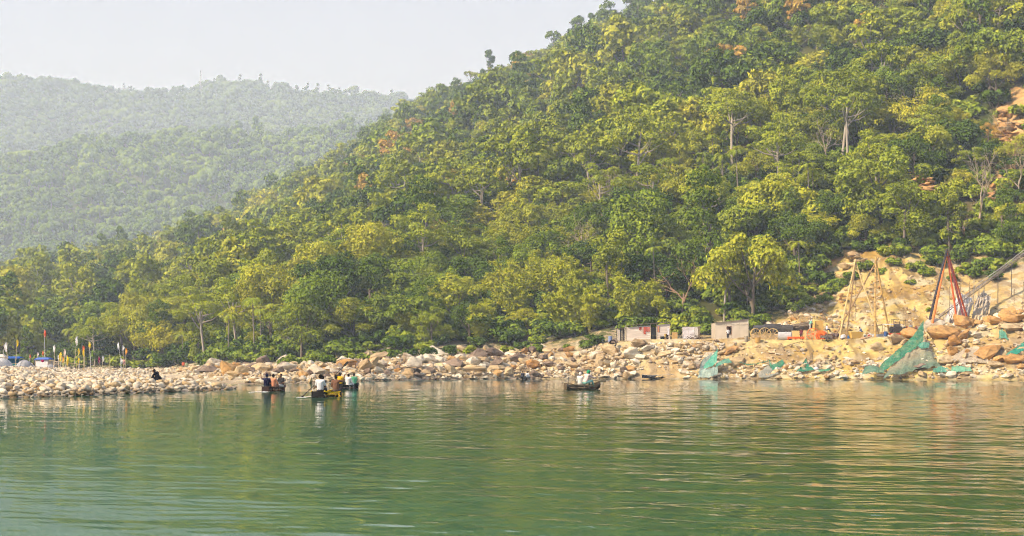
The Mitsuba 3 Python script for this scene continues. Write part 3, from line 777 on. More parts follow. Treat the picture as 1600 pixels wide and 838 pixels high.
# landmark boulders: pixel, width in pixels, height / width, kind, label
for u, v, w, hw, name, tilt, lab in [
    (741, 566, 36, .62, 'brown', -20, 'large grey brown boulder tilted upward in the middle of the far bank'),
    (702, 575, 42, .48, 'brown', 6, 'broad dark grey boulder low on the far bank below the bushes'),
    (771, 560, 34, .55, 'brown', 8, 'flat topped brown boulder right of the tilted grey boulder'),
    (742, 585, 34, .52, 'tan', 3, 'block shaped tan boulder standing by the waterline of the far bank'),
    (771, 578, 30, .62, 'brown', -25, 'slanting brown boulder beside the block shaped tan boulder'),
    (753, 568, 22, .6, 'tan', 10, 'rounded tan boulder between the grey and the brown boulders'),
    (720, 571, 15, .8, 'orange', 0, 'small orange boulder behind the broad dark grey boulder'),
    (833, 578, 22, .9, 'orange', 0, 'upright ochre boulder in the rock heap of the middle bank'),
    (858, 575, 20, .6, 'brown', 15, 'dark brown boulder half buried right of the ochre boulder'),
    (820, 572, 24, .6, 'tan', 0, 'wide tan boulder above the small far boat'),
    (975, 587, 14, .9, 'brown', 30, 'rusty brown split boulder near the pale beached boat'),
    (985, 583, 16, .7, 'orange', 10, 'orange boulder behind the rusty split boulder'),
    (1042, 563, 26, .5, 'tan', -10, 'broad sandy boulder on the rock heap below the long hut'),
    (1012, 552, 24, .45, 'pale', -14, 'pale slab like boulder under the door of the long hut'),
    (957, 540, 16, .75, 'brown', 0, 'dark round boulder below the blue barrel'),
    (1479, 536, 52, .52, 'orange', 4, 'huge ochre boulder in front of the red tripod'),
    (1494, 545, 22, 1.0, 'orange', 10, 'rounded ochre boulder leaning on the huge boulder'),
    (1508, 533, 34, .42, 'orange', -32, 'long tilted ochre slab to the right of the red tripod'),
    (1558, 512, 26, .62, 'orange', 8, 'rounded yellow boulder below the pole of the chute'),
    (1590, 508, 36, .42, 'orange', 0, 'flat ledge boulder at the right edge of the picture'),
    (1588, 524, 40, .5, 'tan', 6, 'brown cracked boulder under the flat ledge at the right edge'),
    (1373, 553, 22, .8, 'tan', 20, 'round sandy boulder on the slope left of the big green net'),
    (1402, 543, 24, .95, 'tan', 12, 'upright sandy rock slab beside the big green net'),
    (1440, 583, 26, .5, 'brown', 0, 'dark grey boulder showing at the foot of the big green net'),
    (1588, 576, 34, .6, 'orange', 0, 'ochre boulder near the waterline at the right edge'),
    (1560, 581, 30, .5, 'tan', 6, 'tan boulder near the waterline below the teal net'),
    (1121, 588, 22, .7, 'tan', 4, 'brown boulder at the water beside the torn net'),
    (1150, 578, 34, .6, 'tan', -8, 'large cracked sandy boulder right of the torn net'),
    (1142, 556, 26, .45, 'orange', -28, 'rust coloured slanting rock above the torn net'),
    (320, 583, 34, .5, 'brown', 4, 'smooth grey brown rock hump behind the tip of the gravel bar'),
    (395, 578, 28, .45, 'brown', -6, 'smooth brown rock hump at the left end of the far bank'),
    (366, 590, 26, .5, 'tan', 8, 'tan rock at the water behind the tip of the gravel bar'),
    (440, 580, 24, .5, 'brown', 0, 'brown rock at the left part of the far bank'),
    (484, 588, 12, 1.1, 'brown', 0, 'small upright dark rock behind the yellow trimmed boat'),
    (1390, 572, 16, .8, 'pale', 0, 'whitish rock under the left hem of the big green net')]:
    p = hit(u, v, 120)
    size = w * p[1] / F / 1.15
    stone(name, p[0], p[1] + size * .3, size, lab, (1.15, .95, hw * 1.35), .1, rng.uniform(-25, 25), tilt)

def name_up(q, u):
    return 560 < u < 930 and q > .5 and rng.random() < .55
def bank_stones(n, u0, u1, s0, s1, lo, hi, mixw, pack=.42, power=1.0):
    """stones strewn over the bank between the fractions lo and hi of the way from the waterline to the forest"""
    names, w = zip(*mixw)
    w = np.array(w) / sum(w)
    for _ in range(n):
        u = rng.uniform(u0, u1)
        t = (u - 800) / F
        cc = col(t)
        q = lo + (hi - lo) * rng.random() ** power
        y = cc[0] + (cc[3] - cc[0]) * q
        size = float(np.clip(s0 * rng.lognormal(-.12, .62), s0 * .35, s1 * 1.15))
        if 945 < u < 1440 and cc[1] - .9 < y < cc[1] + 9.5: continue      # the terrace stays clear
        if 994 < u < 1066 and y < cc[0] + 2.6 and (size > .5 or y < cc[0] + 1.4): continue      # where the boat is drawn up
        if name_up(q, u) : continue
        if 868 < u < 912 and q > .35 and size < 1.2 and rng.random() < .85: continue     # the bare sandy gully
        stone(names[rng.choice(len(names), p=w)], t * y, y, size, pack=pack)
MIX = [('pale', 3), ('tan', 4), ('brown', 2.0), ('orange', .8)]
PALE = [('pale', 5), ('tan', 2.5), ('brown', .5), ('orange', .3)]
bank_stones(70, 640, 860, 1.6, 2.8, .05, .80, MIX, .5)
bank_stones(60, 930, 1110, 1.5, 2.4, .03, .33, PALE, .5)
bank_stones(60, 1410, 1640, 1.8, 3.2, .05, .50, [('tan', 3), ('orange', 2), ('pale', 2)], .5)
bank_stones(55, 480, 660, 1.4, 2.4, .10, .80, MIX, .5)
bank_stones(60, 280, 480, 1.4, 2.6, .25, .85, MIX, .5)
bank_stones(620, 560, 930, .85, 1.5, .0, .74, MIX)
bank_stones(560, 920, 1130, .72, 1.4, .0, .36, PALE)
bank_stones(330, 380, 580, .66, 1.2, .12, .75, MIX)
bank_stones(420, 1400, 1640, .8, 1.5, .0, .50, [('pale', 3), ('tan', 3), ('orange', 1)])
bank_stones(320, 1090, 1420, .55, 1.1, .0, .10, PALE)
bank_stones(180, 1200, 1420, .5, 1.0, .10, .95, [('tan', 3), ('orange', 2), ('pale', 1)])
bank_stones(160, 1195, 1310, .7, 1.2, .45, .95, PALE)
bank_stones(900, 380, 1640, .45, .8, .0, .10, [('chip', 3), ('grit', 1)])
bank_stones(2600, 480, 1130, .42, .8, .0, .60, [('chip', 3), ('grit', 2)], .36)
bank_stones(1300, 1100, 1640, .38, .7, .0, .6, [('chip', 1), ('grit', 2)], .36)
bank_stones(900, 130, 400, .45, .8, .3, .95, [('chip', 3), ('grit', 1)], .36)
bank_stones(700, 280, 600, .40, .7, .05, .85, [('chip', 3), ('grit', 2)], .36)
bank_stones(900, 1225, 1530, .36, .7, .35, 1.0, [('grit', 3), ('orange', 1), ('tan', 1)], .36)
n_bank = len(stones)

# rounded river stones on the gravel bar
def bar_stones(n, s0, s1, d0, d1, x0, x1, names, pack, ymax=190):
    k = 0
    while k < n:
        x, y = rng.uniform(x0, x1), rng.uniform(52, ymax)
        d = float(inside_dist(BAR, x, y))
        u = 800 + F * x / y
        k += 1
        if not (d0 < d < d1) or u < -60: continue
        size = float(np.clip(s0 * rng.lognormal(0, .35), s0 * .5, s1))
        stone(names[rng.integers(0, len(names))], x, y, size, shape=(rng.uniform(.9, 1.3), rng.uniform(.8, 1.1), rng.uniform(.7, 1.05)), pack=pack, sink=.1)
bar_stones(1500, .36, .70, -.1, 3.2, -36, -19, ['cobble', 'cobble', 'buff'], .45, 125)
bar_stones(5500, .28, .5, -.3, 7.0, -36, -19, ['cobble', 'cobble', 'buff'], .42, 135)
bar_stones(9000, .24, .42, -.4, 12, -60, -19, ['chip', 'chip', 'grit', 'cobble'], .40, 185)
bar_stones(16000, .32, .50, 6, 70, -95, -24, ['chip', 'chip', 'chip', 'cobble'], .40, 240)

def stone_area(s):
    return (s[4] * F / s[2]) ** 2 * (s[5][0] * s[5][2]) if -30 < 800 + F * s[1] / s[2] < 1630 else 0
bank_big = sorted([k for k in range(n_bank) if stones[k][8] is None and stone_area(stones[k]) > 0], key=lambda k: -stone_area(stones[k]))[:300 - sum(s[8] is not None for s in stones)]
bar_big = sorted(range(n_bank, len(stones)), key=lambda k: -stone_area(stones[k]))[:170]
bank_big, bar_big = set(bank_big), set(bar_big)
def rock_zone(u, x, y):
    cc = col(x / y)
    q = (y - cc[0]) / (cc[3] - cc[0])
    h = 'by the water' if q < .08 else 'low on the bank' if q < .22 else 'halfway up the bank' if q < .45 else 'high on the bank'
    name = min([(300, 'behind the gravel bar'), (400, 'left of the leftmost boat'), (430, 'behind the leftmost boat'), (512, 'behind the yellow rimmed boat'), (560, 'behind the green shirt rower'), (620, 'at the left rock wall'), (670, 'left of the broad dark grey boulder'), (735, 'around the tilted grey boulder'), (780, 'right of the tilted grey boulder'), (822, 'behind the tiny far boat'), (865, 'left of the sandy gully'), (911, 'behind the weathered boat'), (955, 'below the blue barrel'), (1000, 'below the long hut'), (1035, 'behind the beached boat'), (1078, 'below the small hut'),
                (1120, 'around the torn net'), (1160, 'right of the torn net'), (1210, 'around the strung green net'), (1260, 'around the green peaked net'), (1320, 'below the left timber tripod'), (1375, 'left of the big net'), (1430, 'around the big net'), (1480, 'below the red tripod'), (1530, 'below the white sheeting'), (1590, 'at the right picture edge')], key=lambda m: abs(m[0] - u))[1]
    return f'{h} {name}'
TONE = {'pale': 'pale', 'tan': 'tan', 'brown': 'dark brown', 'orange': 'ochre', 'chip': 'pale', 'grit': 'tan', 'cobble': 'pale', 'buff': 'buff'}
for k, (g, x, y, z, size, sh, rot, tilt, lab, name) in enumerate(stones):
    d = {'type': 'instance', 'to_world': T().translate([float(x), float(y), z]).rotate([0, 0, 1], float(rot)).rotate([0, 1, 0], float(tilt)).scale([float(size * q) for q in sh]), 'group': ref(g)}
    u = 800 + F * x / y
    if lab:
        key = numbered('boulder'); scene[key] = d
        tag(key, lab, 'boulder')
    elif k in bank_big:
        key = numbered('boulder'); scene[key] = d
        zone, sz_ = rock_zone(u, x, y), 'large ' if size > 1.7 else 'small ' if size < 1.05 else ''
        tag(key, f'{sz_}{TONE[name]} boulder {zone}', 'boulder', f'{sz_}{TONE[name]} boulders {zone}')
    elif k in bar_big:
        key = numbered('river_stone'); scene[key] = d
        zone = min([(15, 'below the cut off tent'), (45, 'below the grey dome tent'), (75, 'below the blue roofed stall'), (105, 'below the yellow flags'), (140, 'below the lone yellow flag'), (165, 'below the maroon flag'), (195, 'below the bamboo rails'), (225, 'left of the grey plank'), (247, 'by the crouching person in black'), (280, 'right of the crouching person in black'), (325, 'near the tip of the bar')], key=lambda m: abs(m[0] - u))[1]
        dd = float(inside_dist(BAR, x, y))
        zone += ' at the water' if dd < .9 else ' a step from the water' if dd < 2.2 else ' well up the bar'
        sz_ = 'large ' if size > .62 else 'small ' if size < .45 else ''
        tag(key, f'{sz_}{TONE[name]} rounded stone {zone}', 'stone', f'{sz_}{TONE[name]} stones {zone}')
    elif k < n_bank:
        scene[numbered('rubble')] = d
    else:
        scene[numbered('pebbles')] = d
tag('rubble', 'small broken stones strewn over the far bank', None, None, 'stuff')
tag('pebbles', 'small rounded pebbles covering the gravel bar', None, None, 'stuff')
print('stones', len(stones))

# ------------------------------------------------------------------ tools for built things
class Mesh:
    """collects painted pieces of ONE part"""
    def __init__(self): self.v, self.f, self.c, self.n = [], [], [], 0
    def add(self, vf, c, spread=.10):
        if hasattr(vf, 'to_mesh'):
            q = vf.to_mesh(); vf = (q.vert_properties[:, :3], q.tri_verts)
        elif hasattr(vf, 'vertices'):
            vf = (np.array(vf.vertices), np.array(vf.faces))
        v, f = np.asarray(vf[0], float), np.asarray(vf[1], int)
        if f.shape[1] == 4: f = np.vstack([f[:, [0, 1, 2]], f[:, [0, 2, 3]]])
        self.v.append(v); self.f.append(f + self.n); self.n += len(v)
        k = 1 + spread * (meshkit.fbm(v * 2.7 + 5, 2, 4)[:, None] - .5) * 2
        self.c.append(np.clip(np.asarray(c)[None, :] * k, 0, .9))
        return self
    def box(self, size, at_=(0, 0, 0), c=(.5, .5, .5), rot=0, tilt=(0, 0), bevel=.015):
        sx, sy, sz = [q / 2 for q in size]
        b = min(bevel, .3 * min(sx, sy, sz))
        pts = np.array([[x * (sx - b * (k != 0)), y * (sy - b * (k != 1)), z * (sz - b * (k != 2))] for x in (-1, 1) for y in (-1, 1) for z in (-1, 1) for k in range(3)])
        m = m3.Manifold.hull_points(pts).rotate([float(tilt[0]), float(tilt[1]), float(rot)]).translate([float(q) for q in at_])
        return self.add(m, c)
    def tube(self, pts, r, c, sides=7):
        pts = np.asarray(pts, float)
        if len(pts) == 2 : pts = np.array([pts[0], (pts[0] + pts[1]) / 2, pts[1]]); r = np.interp([0, .5, 1], [0, 1], r) if np.ndim(r) else r
        return self.add(tube(pts, r, sides), c)
    def put(self, key, move=None, smooth=False, bsdf='paint'):
        v, f, c = np.vstack(self.v), np.vstack(self.f), np.vstack(self.c)
        scene[key] = mikit.ply((v, f), bsdf, smooth, color=c)
        if move is not None: scene[key]['to_world'] = move
        return key

def part(holder, name):
    return numbered(f'{holder}__{name}')
def thing(name, label, cat, group=None):
    key = numbered(name)
    tag(key, label, cat, group)
    return key
def spot(p, rot=0):
    return T().translate([float(q) for q in p]).rotate([0, 0, 1], float(rot))

def corrugated(w, h, lam=.16, amp=.018, upright=True, thick=.006):
    """a corrugated iron sheet standing in the xz plane, ridges upright or lying"""
    n = int((w if upright else h) / lam * 6) + 1
    s = np.linspace(0, w if upright else h, n)
    d = amp * np.sin(s / lam * 2 * np.pi)
    pr = []
    for side in (-thick, thick):
        for e in (0, 1):
            pr.append(np.stack([s, d + side, np.full(n, h * e)], 1) if upright else np.stack([np.full(n, w * e), d + side, s], 1))
    v = np.vstack(pr)
    i = np.arange(n - 1)
    f = []
    for a, b_ in ((0, 1), (3, 2), (2, 0), (1, 3)):
        f.append(np.stack([a * n + i, a * n + i + 1, b_ * n + i + 1, b_ * n + i], 1))
    return v, np.vstack(f)
def moved(vf, off=(0, 0, 0), rotz=0, rotx=0):
    v = np.asarray(vf[0], float)
    a, b_ = math.radians(rotx), math.radians(rotz)
    v = v @ np.array([[1, 0, 0], [0, math.cos(a), math.sin(a)], [0, -math.sin(a), math.cos(a)]])
    v = v @ np.array([[math.cos(b_), math.sin(b_), 0], [-math.sin(b_), math.cos(b_), 0], [0, 0, 1]])
    return v + np.asarray(off), vf[1]

def level(p, r=3.0):
    """the highest ground within r along the line of sight, so that a thing placed there is not buried"""
    return p

# ------------------------------------------------------------------ people
SKIN = (.20, .115, .07)
def ball(p, r, scale=(1, 1, 1), n=12):
    return m3.Manifold.sphere(r, n).scale([float(q) for q in scale]).translate([float(q) for q in p])
def bone(a, b_, ra, rb):
    return m3.Manifold.batch_hull([ball(a, ra), ball(b_, rb)])

POSES = {
    'stand': dict(hip=(0, 0, .93), chest=(0, .01, 1.34), head=(0, .04, 1.64), knee=((-.10, .03, .50), (.11, .06, .50)), foot=((-.11, 0, .07), (.13, .05, .07)), elbow=((-.27, .0, 1.12), (.27, .0, 1.12)), hand=((-.25, .16, .93), (.25, .17, .93))),
    'sit': dict(hip=(0, 0, .12), chest=(0, -.03, .52), head=(0, .03, .83), knee=((-.16, .42, .20), (.16, .43, .20)), foot=((-.15, .55, -.18), (.15, .56, -.18)), elbow=((-.27, .08, .32), (.27, .08, .32)), hand=((-.16, .34, .27), (.16, .34, .27))),
    'paddle': dict(hip=(0, 0, .12), chest=(.02, .05, .51), head=(.03, .14, .81), knee=((-.18, .40, .22), (.16, .42, .22)), foot=((-.15, .55, -.18), (.15, .56, -.18)), elbow=((-.26, .20, .44), (-.02, .34, .38)), hand=((-.42, .36, .30), (-.33, .42, .58))),
    'raise': dict(hip=(0, 0, .12), chest=(0, 0, .52), head=(0, .03, .83), knee=((-.16, .42, .20), (.16, .43, .20)), foot=((-.15, .55, -.18), (.15, .56, -.18)), elbow=((-.38, .10, .62), (.27, .08, .32)), hand=((-.44, .16, .90), (.18, .34, .27))),
    'crouch': dict(hip=(0, -.14, .24), chest=(0, .10, .60), head=(0, .30, .82), knee=((-.17, .24, .40), (.17, .24, .40)), foot=((-.13, .02, .07), (.13, .02, .07)), elbow=((-.25, .28, .42), (.25, .30, .42)), hand=((-.10, .46, .26), (.10, .47, .26))),
    'row': dict(hip=(0, 0, .12), chest=(0, .16, .48), head=(0, .30, .74), knee=((-.17, .42, .24), (.17, .42, .24)), foot=((-.15, .60, -.16), (.15, .60, -.16)), elbow=((-.26, .42, .42), (.26, .42, .42)), hand=((-.18, .68, .40), (.18, .68, .40))),
    'work': dict(hip=(0, 0, .93), chest=(0, .16, 1.28), head=(0, .32, 1.53), knee=((-.12, .08, .50), (.12, .02, .50)), foot=((-.14, .02, .07), (.14, -.06, .07)), elbow=((-.27, .30, 1.06), (.27, .32, 1.04)), hand=((-.18, .52, .96), (.18, .54, .94)))}

def person(label, pose, loc, rot, shirt, trousers, hair=(.02, .016, .014), wear=None, sleeves='short', size=1.0, cap=None, mirror=False, group=None):
    key = thing('person', label, 'person', group)
    P = {k: np.array(v, float) for k, v in POSES[pose].items()}
    if mirror:
        for k in P:
            P[k] = P[k] * [-1, 1, 1]
            if P[k].ndim == 2: P[k] = P[k][::-1]
    hip, chest, head = P['hip'], P['chest'], P['head']
    ax = np.array([.19, 0, 0])
    sh = [chest + [-.18, 0, .10], chest + [.18, 0, .10]]
    hp = [hip + [-.10, 0, 0], hip + [.10, 0, 0]]
    body, top, legs = [], [], []
    torso = [ball(hip + [0, 0, .04], .14, (1.15, .85, 1)), ball((hip + chest) / 2, .135, (1.15, .8, 1)), ball(chest, .15, (1.2, .8, 1))]
    body += [m3.Manifold.batch_hull(torso[:2]), m3.Manifold.batch_hull(torso[1:]), m3.Manifold.batch_hull([ball(sh[0], .065), ball(sh[1], .065), ball(chest, .13)])]
    nk = chest + (head - chest) * .45
    body.append(bone(nk, head + [0, -.01, -.06], .055, .052))
    body.append(ball(head, .105, (.80, .98, 1.12), 16))
    body.append(bone(head + [0, .095, .01], head + [0, .118, -.02], .013, .018))           # nose
    body.append(bone(head + [-.025, .088, -.062], head + [.025, .088, -.062], .011, .011))   # mouth
    body.append(bone(head + [0, .075, -.095], head + [0, .06, -.09], .03, .035))             # chin
    for s in (-1, 1):
        body.append(ball(head + [s * .084, 0, -.01], .026, (.4, .8, 1.2), 8))
        body.append(ball(head + [s * .034, .092, .016], .011, (1, 1, 1), 8))
    for s in (0, 1):
        el, ha = P['elbow'][s], P['hand'][s]
        body += [bone(sh[s], el, .052, .040), bone(el, ha, .040, .028)]
        d = unit(ha - el)
        side = unit(np.cross(d, [0, 0, 1.0]) + 1e-6)
        body.append(m3.Manifold.batch_hull([ball(ha, .026), ball(ha + d * .075 + side * .03, .016), ball(ha + d * .075 - side * .03, .016)]))
        for q, ln in zip((-.033, -.011, .011, .033), (.055, .072, .068, .05)):
            a0 = ha + d * .08 + side * q
            a1 = a0 + d * ln * .6 + [0, 0, -.012]
            body += [bone(a0, a1, .010, .0095), bone(a1, a1 + d * ln * .35 + [0, 0, -.028], .0095, .008)]
        th = side * (1 if s == 0 else -1)
        body.append(bone(ha + th * .022 + d * .02, ha + th * .062 + d * .062, .012, .009))
        kn, fo = P['knee'][s], P['foot'][s]
        body += [bone(hp[s], kn, .082, .056), bone(kn, fo, .054, .036)]
        toe = fo + np.array([0, .17, -.035])
        body.append(m3.Manifold.batch_hull([ball(fo + [0, -.05, -.03], .034), ball(fo, .038), ball(toe, .026)]))
        legs += [bone(hp[s], kn, .102, .074), bone(kn, fo + (kn - fo) * .12, .072, .054)]
        top.append(bone(sh[s], el if sleeves == 'long' else sh[s] + (el - sh[s]) * .7, .072, .058))
        if sleeves == 'long': top.append(bone(el, el + (ha - el) * .85, .056, .044))
    top += [m3.Manifold.batch_hull([ball(hip + [0, 0, .07], .162, (1.15, .88, .9)), ball((hip + chest) / 2, .155, (1.16, .84, 1))]), m3.Manifold.batch_hull([ball((hip + chest) / 2, .155, (1.16, .84, 1)), ball(chest, .165, (1.2, .84, .95))]),
            m3.Manifold.batch_hull([ball(sh[0], .080), ball(sh[1], .080), ball(chest, .145)])]
    legs.append(m3.Manifold.batch_hull([ball(hip + [0, 0, .02], .160, (1.15, .9, .9)), ball(hp[0], .104), ball(hp[1], .104)]))
    M = T().translate([float(q) for q in loc]).rotate([0, 0, 1], float(rot)).scale([size] * 3)
    def finish(ms, name, c, L=.035):
        m = m3.Manifold.batch_boolean(ms, m3.OpType.Add)
        q = m.to_mesh()
        tm = trimesh.Trimesh(q.vert_properties[:, :3], q.tri_verts)
        Mesh().add(tm, c, .12).put(part(key, name), M, True)
    finish(body, 'body', SKIN)
    finish(top, 'shirt', shirt)
    finish(legs, 'trousers', trousers)
    hm = m3.Manifold.batch_hull([ball(head + [0, -.022, .022], .112, (.84, .96, 1.08), 14)]) - m3.Manifold.cube([.5, .3, .22], True).translate([float(head[0]), float(head[1] + .17), float(head[2] - .06)])
    Mesh().add(hm, hair, .1).put(part(key, 'hair'), M, True)
    if cap is not None:
        cm = m3.Manifold.batch_hull([ball(head + [0, -.01, .05], .124, (.88, 1, .95), 14), ball(head + [0, -.08, .0], .09, (1, .8, 1), 10)])
        Mesh().add(cm, cap, .12).put(part(key, 'headscarf' if wear == 'scarf' else 'cap'), M, True)
    if wear == 'vest':
        vm = m3.Manifold.batch_hull([ball(hip + [0, 0, .10], .175, (1.15, .9, .9)), ball(chest + [0, 0, .02], .18, (1.1, .86, .95))])
        Mesh().add(vm, cap if cap is not None else (.02, .025, .06), .1).put(part(key, 'vest'), M, True)
    return key

# ------------------------------------------------------------------ boats
def boat(label, loc, rot, L, W, H, hull_c, rim_c, inner_c, rise=.35, stern=.42, group=None, seats=3, pitch=0.0):
    """a plank boat pointing along +y: flat bottom, flared sides, raised ends; stern at -y"""
    key = thing('rowing_boat', label, 'boat', group)
    n = 25
    s = np.linspace(-1, 1, n)
    half = W / 2 * np.where(s > 0, np.maximum(1 - np.abs(s) ** 2.3, 0) ** .75 * 1.0, 1 - (1 - stern) * np.abs(s) ** 2.4)
    half = np.maximum(half, .035)
    sheer = H + rise * np.abs(s) ** 3 * np.where(s > 0, 1.25, .75)
    keel = rise * .75 * np.abs(s) ** 3.2 * np.where(s > 0, 1.2, .6) - .10
    M = T().translate([float(q) for q in loc]).rotate([0, 0, 1], float(rot)).rotate([1, 0, 0], float(pitch))
    def ring(k, inset):
        w, z1, z0 = half[k] - inset * .9, sheer[k] - (0 if inset == 0 else 0.0), keel[k] + inset
        w = max(w, .012)
        y = s[k] * L / 2 * (1 - (inset * .5 / L))
        zz = [z1, z0 + (z1 - z0) * .55, z0 + (z1 - z0) * .18, z0, z0, z0 + (z1 - z0) * .18, z0 + (z1 - z0) * .55, z1]
        xx = [-w, -w * .93, -w * .80, -w * .62, w * .62, w * .80, w * .93, w]
        return np.stack([xx, np.full(8, y), zz], 1)
    outer, inner = np.array([ring(k, 0) for k in range(n)]), np.array([ring(k, .045) for k in range(n)])
    f = []
    def quads(base, flip):
        for k in range(n - 1):
            for j in range(5):
                q = [base + k * 8 + j, base + k * 8 + j + 1, base + (k + 1) * 8 + j + 1, base + (k + 1) * 8 + j]
                f.append(q[::-1] if flip else q)
    quads(0, True); quads(n * 8, False)
    for k in range(n - 1):
        for j in (0, 7):
            f.append([k * 8 + j, (k + 1) * 8 + j, n * 8 + (k + 1) * 8 + j, n * 8 + k * 8 + j])
    for k in (0, n - 1):
        for base in (0, n * 8):
            for j in range(3): f.append([base + k * 8 + j, base + k * 8 + j + 1, base + k * 8 + 6 - j, base + k * 8 + 7 - j])
        for j in (0,): f.append([k * 8, k * 8 + 7, n * 8 + k * 8 + 7, n * 8 + k * 8])
    v = np.vstack([outer.reshape(-1, 3), inner.reshape(-1, 3)])
    Mesh().add((v, np.array(f)), hull_c, .25).put(part(key, 'hull'), M)
    for sx in (0, 7):
        rim = Mesh().tube(np.stack([outer[:, sx, 0], outer[:, sx, 1], outer[:, sx, 2] + .012], 1), .038, rim_c, 6)
        rim.put(part(key, 'gunwale'), M)
    for k in np.linspace(5, n - 6, seats).astype(int):
        Mesh().box((2 * half[k] * .95, .24, .035), (0, s[k] * L / 2, keel[k] + (sheer[k] - keel[k]) * .62), inner_c).put(part(key, 'thwart'), M)
    Mesh().box((W * .55, L * .62, .02), (0, 0, -.03), inner_c).put(part(key, 'floorboard'), M)
    tr = outer[0]
    Mesh().box((2 * half[0] * .98, .05, sheer[0] - keel[0] + .02), (0, -L / 2 - .012, (sheer[0] + keel[0]) / 2), hull_c).put(part(key, 'transom'), M)
    return key

def paddle(label, a, b_, c=(.09, .06, .035)):
    key = thing('paddle', label, 'paddle')
    a, b_ = np.asarray(a, float), np.asarray(b_, float)
    d = unit(b_ - a)
    Mesh().tube([a, b_], .022, c).put(part(key, 'shaft'))
    s = unit(np.cross(d, [0, 1.0, .2]))
    n = np.cross(d, s)
    pts = [b_ + d * q + s * w * sg + n * t for q, w in ((-.06, .02), (.1, .08), (.38, .085), (.48, .05)) for sg in (-1, 1) for t in (-.012, .012)]
    Mesh().add(m3.Manifold.hull_points(np.array(pts)), c).put(part(key, 'blade'))
    return key

def afloat(u, v, dz=0.0):
    Y = F * EYE / (v - V0)
    return np.array([(u - 800) / F * Y, Y, dz])
def aboard(loc, rot, x, y, z):
    a = math.radians(rot)
    return np.array(loc) + [x * math.cos(a) - y * math.sin(a), x * math.sin(a) + y * math.cos(a), z]

DARK, BLACKISH = (.028, .024, .022), (.018, .017, .017)
# the boat at left: three people
p = afloat(430, 611.5); r = -8
boat('dark narrow rowing boat farthest left on the water with three people', p, r, 4.2, .85, .22, (.050, .030, .026), (.060, .035, .028), (.12, .09, .06), rise=.14, stern=.6)
person('person in a dark navy vest seated with back turned in the leftmost boat', 'raise', aboard(p, r, -.12, -1.45, .22), r + 6, (.055, .05, .085), (.03, .03, .035), wear='vest', cap=(.012, .012, .035), sleeves='short')
person('person in a salmon orange shirt in the middle of the leftmost boat', 'sit', aboard(p, r, -.10, -.10, .20), r - 8, (.62, .26, .15), (.30, .15, .10), sleeves='long')
person('person in black and white clothes at the front of the leftmost boat', 'sit', aboard(p, r, .05, 1.15, .22), r + 160, (.035, .035, .04), (.55, .53, .50), sleeves='short')
# the yellow rimmed boat
p2 = afloat(512, 620.2); r2 = -6
boat('black rowing boat with bright yellow gunwale carrying a man in a white shirt', p2, r2, 4.4, 1.0, .23, BLACKISH, (.72, .46, .02), (.55, .36, .03), rise=.12, stern=.7)
person('person in pale grey with back turned in the yellow rimmed boat', 'sit', aboard(p2, r2, .02, -1.75, .24), r2 - 4, (.60, .60, .62), (.04, .04, .045), size=1.02)
person('person in black rowing on the left side of the yellow rimmed boat', 'paddle', aboard(p2, r2, -.16, -.75, .22), r2 + 4, (.022, .022, .024), (.30, .31, .33), sleeves='long')
person('person in dark brown with one arm raised in the yellow rimmed boat', 'raise', aboard(p2, r2, .20, 1.1, .22), r2, (.17, .09, .06), (.10, .08, .08), mirror=True)
a = aboard(p2, r2, -.52, -.95, .62)
paddle('dark paddle dipping into the water left of the yellow rimmed boat', a, aboard(p2, r2, -.92, -1.75, .05), (.03, .026, .022))
# the boat behind it
p3 = afloat(545, 607.6); r3 = -12
boat('black rowing boat behind the yellow rimmed boat carrying yellow and green shirts', p3, r3, 4.4, 1.0, .22, BLACKISH, (.03, .035, .03), (.10, .08, .06), rise=.14, stern=.6)
person('person in a bright yellow shirt behind the yellow rimmed boat', 'raise', aboard(p3, r3, -.28, -1.25, .22), r3 + 4, (.72, .42, .02), (.02, .02, .025), size=1.05)
person('person in white clothes in the middle of the boat with the yellow shirt', 'sit', aboard(p3, r3, .02, -.15, .2), r3 - 10, (.62, .62, .62), (.60, .60, .60), sleeves='long')
person('person in a mint green shirt sharing a boat with the yellow shirt', 'sit', aboard(p3, r3, .14, .85, .22), r3 + 50, (.16, .48, .27), (.03, .04, .04))
paddle('dark paddle raised in the air by the person in yellow', aboard(p3, r3, -.72, -1.05, 1.10), aboard(p3, r3, -.10, -.9, 1.72), (.05, .04, .035))
# far small boat
p4 = afloat(821, 593.6); r4 = -6
boat('tiny black boat far off by the rocks with two people in white', p4, r4, 4.2, 1.1, .28, BLACKISH, (.02, .02, .02), (.05, .04, .035), rise=.14)
person('person in a dark top at the left of the tiny far boat', 'sit', aboard(p4, r4, -.30, -.8, .24), r4 + 20, (.04, .04, .06), (.03, .03, .03))
person('person in white at the right of the tiny far boat', 'sit', aboard(p4, r4, .30, -.2, .24), r4 - 20, (.66, .66, .68), (.4, .4, .42), sleeves='long')
# the weathered boat on the right
p5 = afloat(911, 608.6); r5 = -50
boat('weathered brown wooden boat with a rower in a green headscarf', p5, r5, 3.5, 1.05, .27, (.105, .080, .052), (.19, .15, .095), (.20, .155, .10), rise=.26, stern=.35)
person('person in pale pink with a green headscarf leaning forward to row the weathered boat', 'row', aboard(p5, r5, .06, .15, .36), r5 - 2, (.66, .50, .46), (.20, .40, .36), cap=(.04, .30, .14), wear='scarf', sleeves='long', size=1.2)
person('person in a white shawl hidden behind the rower of the weathered boat', 'sit', aboard(p5, r5, -.28, -.02, .30), r5 + 30, (.66, .64, .60), (.5, .48, .45), cap=(.62, .54, .5), wear='scarf', sleeves='long')
paddle('pale wooden paddle held over the bow of the weathered boat', aboard(p5, r5, .10, .80, .66), aboard(p5, r5, .30, 1.5, .60), (.40, .30, .18))
